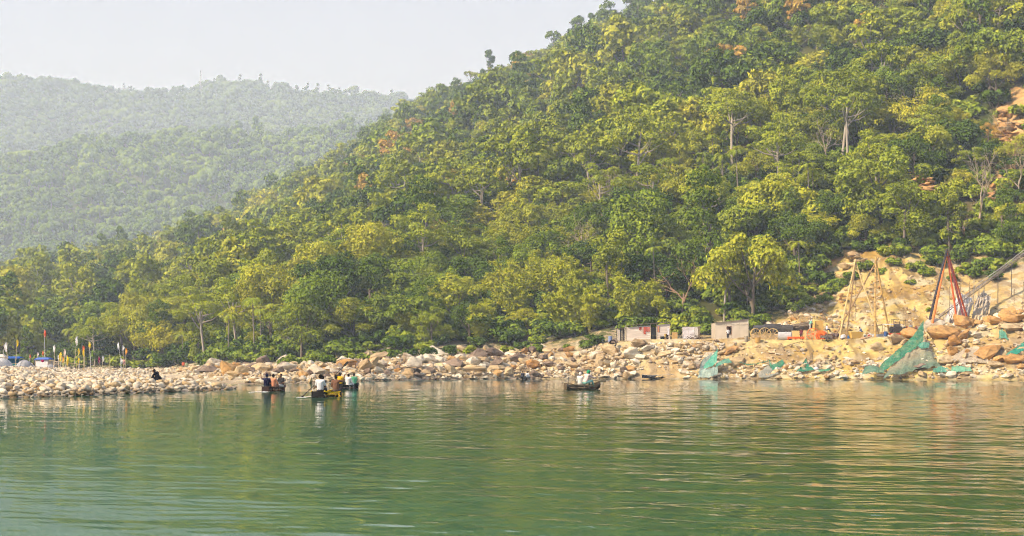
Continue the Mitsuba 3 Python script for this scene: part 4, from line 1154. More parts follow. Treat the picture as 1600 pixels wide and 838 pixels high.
# drawn up on the stones
q = on(1034, float(np.interp(1034, COLS[:, 0], COLS[:, 1])) + .6)
q[2] = .16
boat('long slender grey boat drawn up on the stones below the huts', q + [0, -.2, .14], -82, 6.0, .95, .30, (.035, .035, .04), (.42, .40, .37), (.44, .41, .36), rise=.26, stern=.25, pitch=2.5)

# foam stirred up beside the boats
def foam(label, u0, v0, u1, v1, seed):
    rr = np.random.default_rng(seed)
    a, b_ = afloat(u0, v0), afloat(u1, v1)
    m = Mesh()
    for k in range(5):
        c0 = a + (b_ - a) * rr.random() + [rr.normal(0, .05), rr.normal(0, .35), 0]
        n = 9
        an = np.arange(n) * 2 * np.pi / n
        r_ = rr.uniform(.08, .24) * (.6 + .8 * rr.random(n))
        ring = np.stack([c0[0] + np.cos(an) * r_ * 1.6, c0[1] + np.sin(an) * r_ * .8, np.full(n, .012)], 1)
        v = np.vstack([ring, [[c0[0], c0[1], .045]]])
        m.add((v, np.array([[i, (i + 1) % n, n] for i in range(n)])), (.40, .45, .44))
    key = numbered('foam')
    m.put(key)
    tag(key, label, None, None, 'stuff')
foam('white foam left of the yellow rimmed boat', 470, 621.5, 497, 620.5, 1)
foam('white foam trailing the leftmost boat', 384, 614, 414, 612.5, 2)

# ------------------------------------------------------------------ huts on the terrace
IRON, LILAC, CONCRETE = (.60, .54, .49), (.58, .56, .59), (.60, .53, .43)
def base_at(u, Y):
    """ground under a hut: the lowest of a few points, so that no wall floats"""
    return on(u, Y)
Yh = 226.0
pl = at(978, 530.5, Yh); s_ = F / Yh
hut = thing('long_hut', 'long low hut of corrugated iron with a dark doorway and washing on its front', 'hut')
def hx(u): return (u - 978) / s_
W_ = hx(1047)
M0 = spot(pl)
zl, zr = 2.15, 2.75         # the single pitched roof climbs to the right
def topz(x): return zl + (zr - zl) * x / W_
for x0, x1 in ((0, hx(994)), (hx(994), hx(1016.5)), (hx(1026), W_)):
    w = x1 - x0
    v, f = corrugated(w, 1, .14, .016, False)
    v[:, 2] = v[:, 2] * topz(x0 + v[:, 0])
    Mesh().add((v + [x0 + .01, 0, -.25], f), IRON, .22).put(part(hut, 'wall_sheet'), M0)
for a, b_, q in (((0, .06), (0, 3.4), zl), ((W_, .06), (W_, 3.4), zr)):
    v, f = corrugated(3.3, q - .02, .14, .014, False)
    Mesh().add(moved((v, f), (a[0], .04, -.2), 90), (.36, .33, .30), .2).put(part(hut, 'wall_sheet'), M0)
v, f = corrugated(W_, zl, .14, .014, False)
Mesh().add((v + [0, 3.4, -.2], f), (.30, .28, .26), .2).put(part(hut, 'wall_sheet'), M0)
ang = math.degrees(math.atan2(zr - zl, W_))
for k in range(4):
    v, f = corrugated(4.1, W_ / 4 + .10, .14, .014, False)
    v = np.stack([v[:, 2], v[:, 0], v[:, 1]], 1)
    v = v + [k * W_ / 4 - .05, -.45, zl + .05 + .012 * (k % 2)]
    v[:, 2] += (v[:, 0]) / W_ * (zr - zl)
    Mesh().add((v, f), (.40, .36, .33), .25).put(part(hut, 'roof_sheet'), M0)
for x in (0.02, hx(1016.5), hx(1026), W_ - .02):
    Mesh().tube([[x, -.05, -.5], [x, -.05, topz(x) + .02]], .045, (.55, .48, .36)).put(part(hut, 'post'), M0)
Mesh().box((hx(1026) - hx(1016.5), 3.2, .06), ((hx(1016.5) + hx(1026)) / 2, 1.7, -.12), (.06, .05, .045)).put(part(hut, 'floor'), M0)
Mesh().tube([[hx(1017), -.04, .55], [hx(1025.5), -.04, .58]], .025, (.22, .18, .13)).put(part(hut, 'door_bar'), M0)
# the lean-to at its left end
lean = thing('lean_to', 'small open lean-to with white sheets at the left end of the long hut', 'shed')
xl = hx(964.5)
Mesh().add(moved(corrugated(-xl * .30, 1.75, .12, .012), (xl, 0, -.2)), (.50, .46, .42), .2).put(part(lean, 'wall_sheet'), M0)
v, f = corrugated(-xl + .1, 2.2, .14, .014)
v = np.stack([v[:, 0], v[:, 2], v[:, 1]], 1)
Mesh().add((v + [xl - .1, -.2, 1.78], f), (.20, .18, .16), .2).put(part(lean, 'roof_sheet'), M0)
for x in (xl + .03, xl * .45, -.12):
    Mesh().tube([[x, .02, -.4], [x, .02, 1.8]], .04, (.50, .44, .33)).put(part(lean, 'post'), M0)
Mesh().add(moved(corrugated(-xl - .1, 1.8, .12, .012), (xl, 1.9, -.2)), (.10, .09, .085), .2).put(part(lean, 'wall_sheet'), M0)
# washing, each piece a thing of its own
def cloth(label, x, z, w, h, c, y=-.10, name='garment', cat='clothes', M=None, seed=0):
    key = thing(name, label, cat)
    rngc = np.random.default_rng(seed + int(x * 100))
    nx, nz = 8, 8
    xs, zs = np.meshgrid(np.linspace(0, 1, nx), np.linspace(0, 1, nz))
    wid = w * (1 - .25 * zs * rngc.random())
    X = x + (xs - .5) * wid; Z = z - zs * h * (1 - .18 * np.sin(xs * 6 + rngc.random() * 6) ** 2 * rngc.random())
    Yc = y + .035 * np.sin(xs * 9 + rngc.random() * 6) * (.3 + zs)
    fr, bk = np.stack([X, Yc - .01, Z], -1).reshape(-1, 3), np.stack([X, Yc + .01, Z], -1).reshape(-1, 3)
    i, j = np.meshgrid(np.arange(nz - 1), np.arange(nx - 1), indexing='ij')
    a = (i * nx + j).ravel()
    qf = np.stack([a, a + nx, a + nx + 1, a + 1], 1)
    edge = np.concatenate([np.arange(nx), np.arange(1, nz) * nx + nx - 1, (nz - 1) * nx + np.arange(nx - 2, -1, -1), np.arange(nz - 2, 0, -1) * nx])
    e2 = np.roll(edge, -1)
    n = nx * nz
    f = np.vstack([qf, qf[:, ::-1] + n, np.stack([edge, e2, e2 + n, edge + n], 1)])
    Mesh().add((np.vstack([fr, bk]), f), c, .2).put(key, M if M is not None else M0, True)
for k, (u, w, h, c, lab) in enumerate([(999.5, .28, .55, (.30, .09, .07), 'dark red garment at the left end of the washing on the long hut'), (1001.8, .2, .42, (.42, .15, .12), 'short brick red garment second from left in the washing'),
        (1004.6, .26, .9, (.52, .42, .36), 'pale garment hanging between the red ones on the long hut'), (1007.2, .42, 1.15, (.45, .08, .05), 'longest bright red garment in the washing on the long hut'),
        (1010.4, .3, .8, (.36, .10, .08), 'brownish red garment right of the longest one in the washing'), (1013.5, .36, .75, (.50, .17, .14), 'rose red garment at the right end of the washing by the doorway')]):
    cloth(lab, hx(u), 1.98, w, h, c)
line = thing('washing_line', 'thin washing line along the front of the long hut', 'line')
Mesh().tube([[hx(997), -.10, 1.99], [hx(1006), -.10, 1.96], [hx(1015.5), -.10, 2.0]], .012, (.3, .28, .25), 4).put(line, M0)
cloth('rust coloured cloth hanging right of the dark doorway', hx(1028.8), 2.1, .3, .95, (.50, .22, .14), seed=5)
cloth('white cloth hanging near the right corner of the long hut', hx(1044), 1.75, .34, 1.1, (.62, .62, .68), name='towel', cat='cloth', seed=9)
# odds and ends by the door
def drum(key_name, label, cat, pos, r, h, c, top=None, axis='z', rot=0, ribs=True):
    key = thing(key_name, label, cat)
    m = Mesh()
    prof = [(0, 0), (r, 0), (r, h * .30), (r * 1.04, h * .33), (r, h * .36), (r, h * .64), (r * 1.04, h * .67), (r, h * .70), (r, h), (r * .96, h), (r * .94, h - .03), (0, h - .03)] if ribs else [(0, 0), (r, 0), (r, h), (r * .94, h), (r * .92, h - .04), (0, h - .04)]
    t = trimesh.creation.revolve(np.array(prof), sections=20)
    if axis == 'x':
        t.apply_transform(trimesh.transformations.rotation_matrix(math.pi / 2, [0, 1, 0])); t.apply_translation([-h / 2, 0, r])
    m.add(t, c, .2)
    m.put(part(key, 'shell'), spot(pos, rot))
    lid = trimesh.creation.cylinder(r * .9, .03, sections=16)
    lid.apply_translation([0, 0, h - .005])
    if axis == 'x':
        lid.apply_transform(trimesh.transformations.rotation_matrix(math.pi / 2, [0, 1, 0])); lid.apply_translation([-h / 2, 0, r])
    Mesh().add(lid, top if top is not None else tuple(q * .6 for q in c), .1).put(part(key, 'lid'), spot(pos, rot))
    return key
drum('drum', 'yellowish drum standing in front of the hut wall right of the doorway', 'drum', pl + [hx(1038.5), -.9, -.05], .17, .9, (.50, .38, .14))
drum('drum', 'low black tub in front of the hut wall right of the doorway', 'tub', pl + [hx(1034), -.9, -.05], .34, .5, (.02, .025, .03))
person('person in black crouching outside the hut right of the doorway', 'crouch', pl + [hx(1041.5), -.9, -.1], 150, (.02, .02, .022), (.05, .05, .06))
chair = thing('wooden_stool', 'wooden stool beside the dark doorway of the long hut', 'stool')
for dx in (-.16, .16):
    for dy in (-.16, .16):
        Mesh().tube([[dx * 1.15, dy * 1.15, 0], [dx, dy, .5]], .022, (.45, .33, .2), 5).put(part(chair, 'leg'), spot(pl + [hx(1030.3), -.8, -.05]))
Mesh().box((.42, .42, .04), (0, 0, .52), (.5, .37, .22)).put(part(chair, 'seat'), spot(pl + [hx(1030.3), -.8, -.05]))
drum('barrel', 'light blue plastic barrel on the edge left of the long hut', 'barrel', at(953.5, 534, 222) + [0, 0, -.1], .30, .95, (.20, .27, .45))
box = thing('plywood_crate', 'ochre plywood crate between the long hut and the small hut', 'crate')
Mb = spot(at(1054, 530, 226))
Mesh().box((.85, .7, 1.1), (0, 0, .5), (.50, .32, .13)).put(part(box, 'case'), Mb)
for x in (-.38, .38):
    Mesh().box((.07, .05, 1.1), (x, -.37, .5), (.58, .42, .2)).put(part(box, 'batten'), Mb)
for z in (.02, 1.02):
    Mesh().box((.68, .045, .08), (0, -.37, z), (.58, .42, .2)).put(part(box, 'batten'), Mb)

# small hut
Yq = 225.0; ps = at(1067, 530, Yq); sc_ = F / Yq; Ms = spot(ps, -4)
sh_ = thing('small_hut', 'small boxy hut of grey iron sheets between the two larger huts', 'hut')
w2 = 24 / sc_
for k in range(2):
    Mesh().add(moved(corrugated(w2 * .38, 2.2, .13, .014, False), (k * w2 * .385, 0, -.3)), LILAC, .25).put(part(sh_, 'wall_sheet'), Ms)
Mesh().add(moved(corrugated(w2 * .2, 2.2, .13, .014, True), (w2 * .78, .015, -.3)), (.50, .48, .46), .2).put(part(sh_, 'wall_sheet'), Ms)
Mesh().add(moved(corrugated(1.9, 2.2, .13, .014, True), (w2, .02, -.3), 78), (.47, .42, .30), .2).put(part(sh_, 'wall_sheet'), Ms)
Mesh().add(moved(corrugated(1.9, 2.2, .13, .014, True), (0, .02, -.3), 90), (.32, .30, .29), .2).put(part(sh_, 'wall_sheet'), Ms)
Mesh().box((w2 + .3, 2.1, .04), (w2 / 2 + .15, 1.0, 1.95), (.36, .33, .30), tilt=(2, 0)).put(part(sh_, 'roof'), Ms)
Mesh().tube([[-.75, -.5, -.1], [-.05, -.08, .85]], .035, (.5, .42, .28)).put(part(sh_, 'prop'), Ms)

# tall hut
Yt = 223.0; pt = at(1117.5, 530.5, Yt); st_ = F / Yt; Mt = spot(pt, 3)
th = thing('tall_hut', 'tall hut of pale fibre board panels with a brown window opening', 'hut')
def tx(u): return (u - 1117.5) / st_
z0, z1 = 2.55, 3.15
def tz(x): return z0 + (z1 - z0) * x / tx(1170)
def panel(x0, x1, lo=None, hi=None, c=CONCRETE):
    v = np.array([[x0, -.03, -.3 if lo is None else lo], [x1, -.03, -.3 if lo is None else lo], [x1, -.03, tz(x1) if hi is None else hi], [x0, -.03, tz(x0) if hi is None else hi]])
    v = np.vstack([v, v + [0, .06, 0]])
    f = [[0, 1, 2, 3], [7, 6, 5, 4], [0, 4, 5, 1], [1, 5, 6, 2], [2, 6, 7, 3], [3, 7, 4, 0]]
    m = trimesh.Trimesh(v, [[a, b_, c_] for a, b_, c_, d in f] + [[a, c_, d] for a, b_, c_, d in f], process=False).subdivide().subdivide()
    Mesh().add(m, c, .22).put(part(th, 'wall_panel'), Mt)
e = .012
panel(0, tx(1135.5) - e); panel(tx(1143) + e, tx(1156) - e); panel(tx(1156) + e, tx(1170))
panel(tx(1135.5) + e, tx(1143) - e, 2.05, None); panel(tx(1135.5) + e, tx(1143) - e, None, .75)
Mesh().box((tx(1143) - tx(1135.5), .05, 1.3), (tx(1139.3), .7, 1.4), (.20, .085, .05)).put(part(th, 'window_back'), Mt)
for x in (tx(1135.5), tx(1143)):
    Mesh().box((.06, .1, 1.36), (x, -.05, 1.4), (.34, .2, .12)).put(part(th, 'window_frame'), Mt)
for z in (.74, 2.06):
    Mesh().box((tx(1143) - tx(1135.5) - .07, .1, .06), (tx(1139.3), -.05, z), (.34, .2, .12)).put(part(th, 'window_frame'), Mt)
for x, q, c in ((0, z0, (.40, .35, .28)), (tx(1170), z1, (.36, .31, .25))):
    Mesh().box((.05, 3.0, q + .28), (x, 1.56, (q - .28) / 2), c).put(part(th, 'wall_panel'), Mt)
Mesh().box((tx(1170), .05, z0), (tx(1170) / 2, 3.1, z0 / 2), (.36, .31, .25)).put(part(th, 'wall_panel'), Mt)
rl = math.degrees(math.atan2(z1 - z0, tx(1170)))
Mesh().box((tx(1170) + .25, 3.5, .045), (tx(1170) / 2, 1.5, (z0 + z1) / 2 + .06), (.38, .34, .29), tilt=(0, -rl)).put(part(th, 'roof'), Mt)
Mesh().tube([[0, -.07, 2.28], [tx(1170), -.07, 2.30]], .02, (.2, .17, .13), 5).put(part(th, 'rail'), Mt)
person('person in a white shirt and dark trousers standing before the tall hut', 'stand', at(1137.5, 531.5, 220.5), 190, (.66, .66, .70), (.03, .03, .04), size=1.04)

# heap of dead branches in front of the small hut, logs
heap = thing('brushwood_heap', 'dark heap of brushwood in front of the small hut', 'brushwood')
rngh = np.random.default_rng(8)
hp_ = at(1085, 536, 219)
for k in range(46):
    a = rngh.uniform(-.5, .7)
    c0 = hp_ + [rngh.normal(0, .55), rngh.normal(0, .4), abs(rngh.normal(.25, .35))]
    d = np.array([math.cos(a), rngh.normal(0, .3), math.sin(a) * .9]) * rngh.uniform(.5, 1.2)
    Mesh().tube([c0 - d, c0 + rngh.normal(0, .06, 3), c0 + d], .045, [(.10, .065, .045), (.18, .12, .08), (.07, .05, .04)][k % 3], 4).put(part(heap, 'branch'))
logs = [((1080, 541.5), (1112, 538.5), .10, 'long grey log lying flat below the brushwood heap'), ((1075, 543), (1100, 544), .12, 'thick dark log at the foot of the brushwood heap'), ((1088, 539), (1122, 533), .07, 'thin pole slanting from the brushwood to the tall hut'),
        ((1222, 546), (1255, 536.5), .07, 'thin dark pole lying on the earth below the red platform'), ((1262, 574), (1270, 549), .06, 'thin green tinted stake leaning on the earth slope'), ((1315, 532), (1331, 527), .10, 'short dark beam at the foot of the left timber tripod')]
for (ua, va), (ub, vb), r_, lab in logs:
    k = thing('log', lab, 'log')
    pa, pb = hit(ua, va, 180), hit(ub, vb, 180)
    Mesh().tube([pa + [0, -.1, .12], (pa + pb) / 2 + [0, -.15, .2], pb + [0, -.1, .12]], [r_, r_ * .9, r_ * .7], (.20, .15, .10), 6).put(k)
coil = thing('pipe_coil', 'dark coil of hose on the earth below the blue barrel', 'hose')
for k in range(5):
    t = trimesh.creation.torus(.52 - .05 * (k % 2), .07, major_sections=22, minor_sections=7)
    t.apply_transform(trimesh.transformations.rotation_matrix(math.radians(62 + 5 * k), [1, .1 * k, 0]))
    t.apply_translation(at(957.5, 537.5, 219) + [0.03 * k, .12 * k, .1])
    Mesh().add(t, (.035, .025, .022)).put(part(coil, 'loop'))

# ------------------------------------------------------------------ the digging site
def wheel(key_name, label, cat, pos, rot, R, c, spokes=8, tilt=0, rimw=.16):
    """a big iron wheel standing upright, its axle along local y"""
    key = thing(key_name, label, cat)
    M = spot(pos, rot) @ T().rotate([0, 1, 0], float(tilt))
    for y in (-rimw / 2, rimw / 2):
        t = trimesh.creation.torus(R - .05, .05, major_sections=30, minor_sections=7)
        t.apply_transform(trimesh.transformations.rotation_matrix(math.pi / 2, [1, 0, 0])); t.apply_translation([0, y, R])
        Mesh().add(t, c, .2).put(part(key, 'rim'), M)
    for k in range(spokes):
        a = 2 * math.pi * k / spokes + .2
        Mesh().box((.075, .07, R - .18), (math.sin(a) * (R - .05) * .55, 0, R + math.cos(a) * (R - .05) * .55), c, tilt=(0, math.degrees(a))).put(part(key, 'spoke'), M)
    h = trimesh.creation.cylinder(.14, rimw + .22, sections=14)
    h.apply_transform(trimesh.transformations.rotation_matrix(math.pi / 2, [1, 0, 0])); h.apply_translation([0, 0, R])
    Mesh().add(h, tuple(q * .7 for q in c)).put(part(key, 'hub'), M)
    return key
def gp(u, Y, dz=0.0):
    q = on(u, Y); q[2] += dz
    return q
YELLOW, ORANGE, STEEL = (.56, .40, .17), (.72, .16, .035), (.36, .35, .34)
wheel('spoked_wheel', 'leftmost of three cream spoked wheels on the digging site', 'wheel', gp(1179.5, 213.8, -.10), 20, .88, YELLOW, 8, 8)
wheel('spoked_wheel', 'middle cream spoked wheel between the other two', 'wheel', gp(1195, 213.2, -.10), 4, .95, YELLOW, 10, 0)
wheel('spoked_wheel', 'rightmost cream spoked wheel beside the shiny steel drum', 'wheel', gp(1208.5, 213.6, -.10), -16, .92, YELLOW, 8, -6)
bucket = thing('tub', 'ochre iron tub between the cream spoked wheels', 'tub')
Mesh().add(trimesh.creation.revolve(np.array([(0, 0), (.34, 0), (.46, .75), (.42, .75), (.31, .05), (0, .05)]), sections=16), (.50, .31, .10)).put(part(bucket, 'shell'), spot(gp(1184, 212.2)))
Mesh().add(trimesh.creation.torus(.45, .03, major_sections=20, minor_sections=6), (.42, .26, .09)).put(part(bucket, 'rim'), spot(gp(1184, 212.2, .75)))
def tank(label, u, Y, w, r, c, dz, rot=0, open_=False, name='tank'):
    key = thing(name, label, 'tank' if name == 'tank' else 'drum')
    M = spot(gp(u, Y, dz), rot)
    n = 5
    prof = []
    for k in range(n):
        x = w * k / n
        prof += [(r, x), (r, x + w / n * .86), (r * 1.025, x + w / n * .9), (r * 1.025, x + w / n * .97)]
    prof = [(0, 0)] + prof + [(r, w)] + ([(r * .93, w), (r * .92, .06), (0, .06)] if open_ else [(0, w)])
    t = trimesh.creation.revolve(np.array(prof), sections=26)
    t.apply_transform(trimesh.transformations.rotation_matrix(math.pi / 2, [0, 1, 0])); t.apply_translation([-w / 2, 0, r])
    Mesh().add(t, c, .2).put(part(key, 'shell'), M)
    ring = trimesh.creation.torus(r, .035, major_sections=26, minor_sections=6)
    ring.apply_transform(trimesh.transformations.rotation_matrix(math.pi / 2, [0, 1, 0]))
    for x in (-w / 2, w / 2):
        q = ring.copy(); q.apply_translation([x, 0, r])
        Mesh().add(q, tuple(a * .8 for a in c)).put(part(key, 'hoop'), M)
    return key
tank('small dark grey tank lying behind the leftmost cream wheel', 1186, 218, 1.6, .62, (.085, .085, .09), 1.0, 8)
tank('longest dark grey tank lying behind the cream wheels', 1206, 219, 2.6, .82, (.07, .066, .066), .9, 4)
tank('dark ribbed tank lying above the shiny steel drum', 1229, 218.5, 1.75, .74, (.075, .07, .068), 1.0, -3)
tank('shiny pale steel drum lying on its side with an open end', 1226.5, 212.6, 1.95, .66, (.42, .42, .43), -.05, -16, True, 'drum')
stand = thing('stone_block', 'low stone block carrying the dark tanks', 'block')
Mesh().box((6.2, 1.7, 1.3), (0, 0, .35), (.42, .32, .2), bevel=.12).put(stand, spot(gp(1206, 218.6)))
def board(name, label, cat, u, Y, w, h, c, dz=0, rot=0, lean=8):
    key = thing(name, label, cat)
    M = spot(gp(u, Y, dz), rot) @ T().rotate([1, 0, 0], float(-lean))
    n = max(2, int(w / .6))
    for k in range(n):
        Mesh().box((w / n - .012, .05, h), ((k + .5) * w / n - w / 2, .004 * (k % 2), h / 2), c).put(part(key, 'panel'), M)
    for z in (.25, h - .25):
        Mesh().box((w, .06, .09), (0, .065, z), tuple(q * .7 for q in c)).put(part(key, 'batten'), M)
board('board_screen', 'ochre board screen behind the red shirted worker', 'screen', 1248.5, 214.6, 2.2, 1.5, (.60, .43, .18), 0, -4)
red = thing('platform', 'long low red iron platform beside the steel drum', 'platform')
Mr = spot(gp(1243, 211.6, .12), -3)
Mesh().box((2.5, 1.0, .09), (0, 0, .30), ORANGE).put(part(red, 'deck'), Mr)
Mesh().box((2.5, .07, .22), (0, -.50, .15), (.62, .11, .03)).put(part(red, 'beam'), Mr)
for x in (-1.1, 0, 1.1):
    Mesh().box((.1, .9, .4), (x, 0, -.02), (.5, .1, .03)).put(part(red, 'leg'), Mr)
person('person in a maroon shirt standing in front of the ochre board screen', 'stand', gp(1252, 212.7), 170, (.16, .035, .045), (.10, .05, .05))
person('person in a teal shirt and white cap standing above the orange wheel', 'work', gp(1265.5, 216.4, 1.55), -70, (.20, .45, .38), (.45, .44, .42), cap=(.7, .7, .7))
perch = thing('earth_mound', 'rounded mound of dug earth on which the worker in teal stands', 'mound')
mm = trimesh.creation.icosphere(subdivisions=3, radius=1.0); mv_ = np.array(mm.vertices)
mv_ = mv_ * [3.6, 1.6, 1.75] * (1 + .16 * (meshkit.fbm(mv_ * 2.2, 3, 3)[:, None] - .5) * 2)
scene[perch] = mikit.ply((mv_ + gp(1266, 217.2, -.15), np.array(mm.faces)), 'bank_ground', True, uv=np.tile([[.85, 0]], (len(mv_), 1)))
wheel('spoked_wheel', 'bright orange spoked wheel in front of the orange drum', 'wheel', gp(1270.5, 211.6, -.05), -12, .92, ORANGE, 9, 0)
tank('bright orange drum beside the orange spoked wheel', 1283.5, 212.8, 1.3, .72, ORANGE, -.05, 62, True, 'drum')
bx = thing('iron_box', 'yellow ochre iron box on the mound above the orange drum', 'box')
Mx = spot(gp(1278, 217.6, 1.55), 6)
Mesh().box((1.35, 1.1, 1.5), (0, 0, .72), (.62, .40, .12)).put(part(bx, 'case'), Mx)
for x in (-.62, .62):
    Mesh().box((.10, .06, 1.5), (x, -.575, .72), (.5, .31, .09)).put(part(bx, 'edge'), Mx)
Mesh().box((.16, .05, .14), (-.2, -.575, .72), (.25, .15, .06)).put(part(bx, 'handle'), Mx)
person('person in white seated on the earth right of the ochre iron box', 'sit', gp(1292, 216.6, 1.55), -80, (.62, .62, .68), (.05, .05, .07), sleeves='long')
tarp = thing('tarpaulin_heap', 'long grey brown tarpaulin heap above the steel drum', 'tarpaulin')
mm = trimesh.creation.icosphere(subdivisions=4, radius=1.0); mv_ = np.array(mm.vertices)
mv_ = mv_ * [2.3, .9, .62] * (1 + .35 * (meshkit.fbm(mv_ * [2, 2, 5], 4, 6)[:, None] - .5) * 2)
Mesh().add((mv_ @ np.array([[math.cos(.18), 0, math.sin(.18)], [0, 1, 0], [-math.sin(.18), 0, math.cos(.18)]]) + gp(1255, 219.5, 1.9), np.array(mm.faces)), (.17, .135, .10), .45).put(tarp, None, True)

def derrick(label, apex, feet, rung_leg=None, cross=(), pulley=True, name='tripod', rope=None):
    """tall legs that meet at an apex; feet: (u, v, Y, radius, colour)"""
    key = thing(name, label, 'tripod')
    top = at(*apex)
    for k, (u, v, Y, r_, c) in enumerate(feet):
        q = at(u, v, Y)
        q[2] = min(q[2], float(gz(q[0], q[1]))) - .35
        d = unit(top - q)
        end = top + d * .35 * (1 if k % 2 else 1.7) + np.array([.10 * (k - 1), .12 * (k - 1), 0])
        midp = (q + end) / 2 + np.array([.06 * ((k % 3) - 1), 0, 0])
        pt_ = part(key, 'leg')
        Mesh().tube([q, q * .75 + end * .25 + .4 * (midp - (q + end) / 2), midp, q * .25 + end * .75, end], [r_, r_, r_ * .95, r_ * .9, r_ * .85], c, 8).put(pt_)
        if rung_leg == k:
            for w in np.linspace(.10, .93, 15):
                p0 = q + (end - q) * w
                Mesh().box((.62, .07, .07), p0 + [0, -r_ - .03, 0], tuple(z * .8 for z in c)).put(part(key, 'rung'))
    for (a, b_, w0, w1, r_, c) in cross:
        qa, qb = at(*feet[a][:3]), at(*feet[b_][:3])
        Mesh().tube([qa + (top - qa) * w0, qb + (top - qb) * w1], r_, c, 6).put(part(key, 'brace'))
    if pulley:
        t = trimesh.creation.torus(.26, .07, major_sections=18, minor_sections=6)
        t.apply_transform(trimesh.transformations.rotation_matrix(math.pi / 2, [1, 0, 0])); t.apply_translation(top + [0, -.25, -.15])
        Mesh().add(t, feet[0][4]).put(part(key, 'pulley'))
    if rope:
        Mesh().tube([top + [.05, -.3, -.2], at(*rope)], .025, (.16, .13, .1), 4).put(part(key, 'rope'))
    return key
TIMBER, PALEW, DARKW = (.50, .33, .13), (.60, .45, .22), (.26, .17, .09)
derrick('tall timber tripod on the left with one dark leg', (1336.5, 411, 211), [(1310.5, 527, 209.5, .13, PALEW), (1321.5, 532, 208.2, .12, DARKW), (1377, 526, 209.5, .12, PALEW)], None, pulley=False, rope=(1336, 500, 211))
derrick('tall timber tripod on the right with rungs up its upright leg', (1369, 408, 212), [(1367.5, 526, 209, .16, TIMBER), (1391.5, 505, 214.5, .14, (.56, .36, .13)), (1299, 512, 213.5, .12, (.33, .22, .12))], 0)
RED, ORED, MAROON = (.60, .13, .05), (.68, .22, .07), (.16, .045, .05)
derrick('tall rust red iron tripod with one dark leg and a rung ladder', (1479, 396, 209), [(1447, 511, 206.4, .19, (.055, .05, .06)), (1453.5, 515, 206, .18, ORED), (1497, 506, 208.5, .15, RED), (1511, 512, 206.5, .17, MAROON), (1516.5, 508, 211.5, .15, RED)], 4)

# engine and hoist under the tripods
eng = thing('engine_hoist', 'dark engine hoist on a red base between the tripods', 'engine')
Me = spot(gp(1412, 207.6, .05), 4)
for y in (-.55, .55):
    Mesh().box((4.6, .16, .22), (0, y, .15), (.50, .07, .035)).put(part(eng, 'base_beam'), Me)
Mesh().box((1.5, .8, .95), (-1.0, 0, .78), (.06, .052, .048), bevel=.08).put(part(eng, 'engine_block'), Me)
Mesh().box((.95, .5, .35), (-1.0, 0, 1.42), (.10, .085, .075), bevel=.05).put(part(eng, 'head'), Me)
Mesh().tube([[-.6, .1, 1.5], [-.6, .1, 1.95], [-.45, .1, 2.1]], .06, (.12, .09, .07)).put(part(eng, 'exhaust'), Me)
for x in (-1.95, .1):
    t = trimesh.creation.cylinder(.5, .12, sections=22); t.apply_transform(trimesh.transformations.rotation_matrix(math.pi / 2, [0, 1, 0])); t.apply_translation([x, 0, .75])
    Mesh().add(t, (.045, .04, .038)).put(part(eng, 'flywheel'), Me)
t = trimesh.creation.cylinder(.36, 1.3, sections=20); t.apply_transform(trimesh.transformations.rotation_matrix(math.pi / 2, [0, 1, 0])); t.apply_translation([1.15, 0, .78])
Mesh().add(t, (.13, .075, .05)).put(part(eng, 'cable_drum'), Me)
for x in (.45, 1.85):
    t = trimesh.creation.cylinder(.58, .06, sections=22); t.apply_transform(trimesh.transformations.rotation_matrix(math.pi / 2, [0, 1, 0])); t.apply_translation([x, 0, .78])
    Mesh().add(t, (.22, .07, .04)).put(part(eng, 'drum_flange'), Me)
Mesh().box((2.1, .9, .07), (-.7, .1, 2.22), (.08, .07, .06), tilt=(4, 3)).put(part(eng, 'canopy'), Me)
for x, y in ((-1.6, -.3), (-1.6, .5), (.2, -.3), (.2, .5)):
    Mesh().tube([[x, y, .2], [x, y, 2.25]], .035, (.12, .10, .08), 5).put(part(eng, 'canopy_post'), Me)
wheel('spoked_wheel', 'dark rusty spoked wheel at the foot of the red tripod', 'wheel', gp(1444, 206.6, .2), 30, .62, (.13, .05, .03), 7)
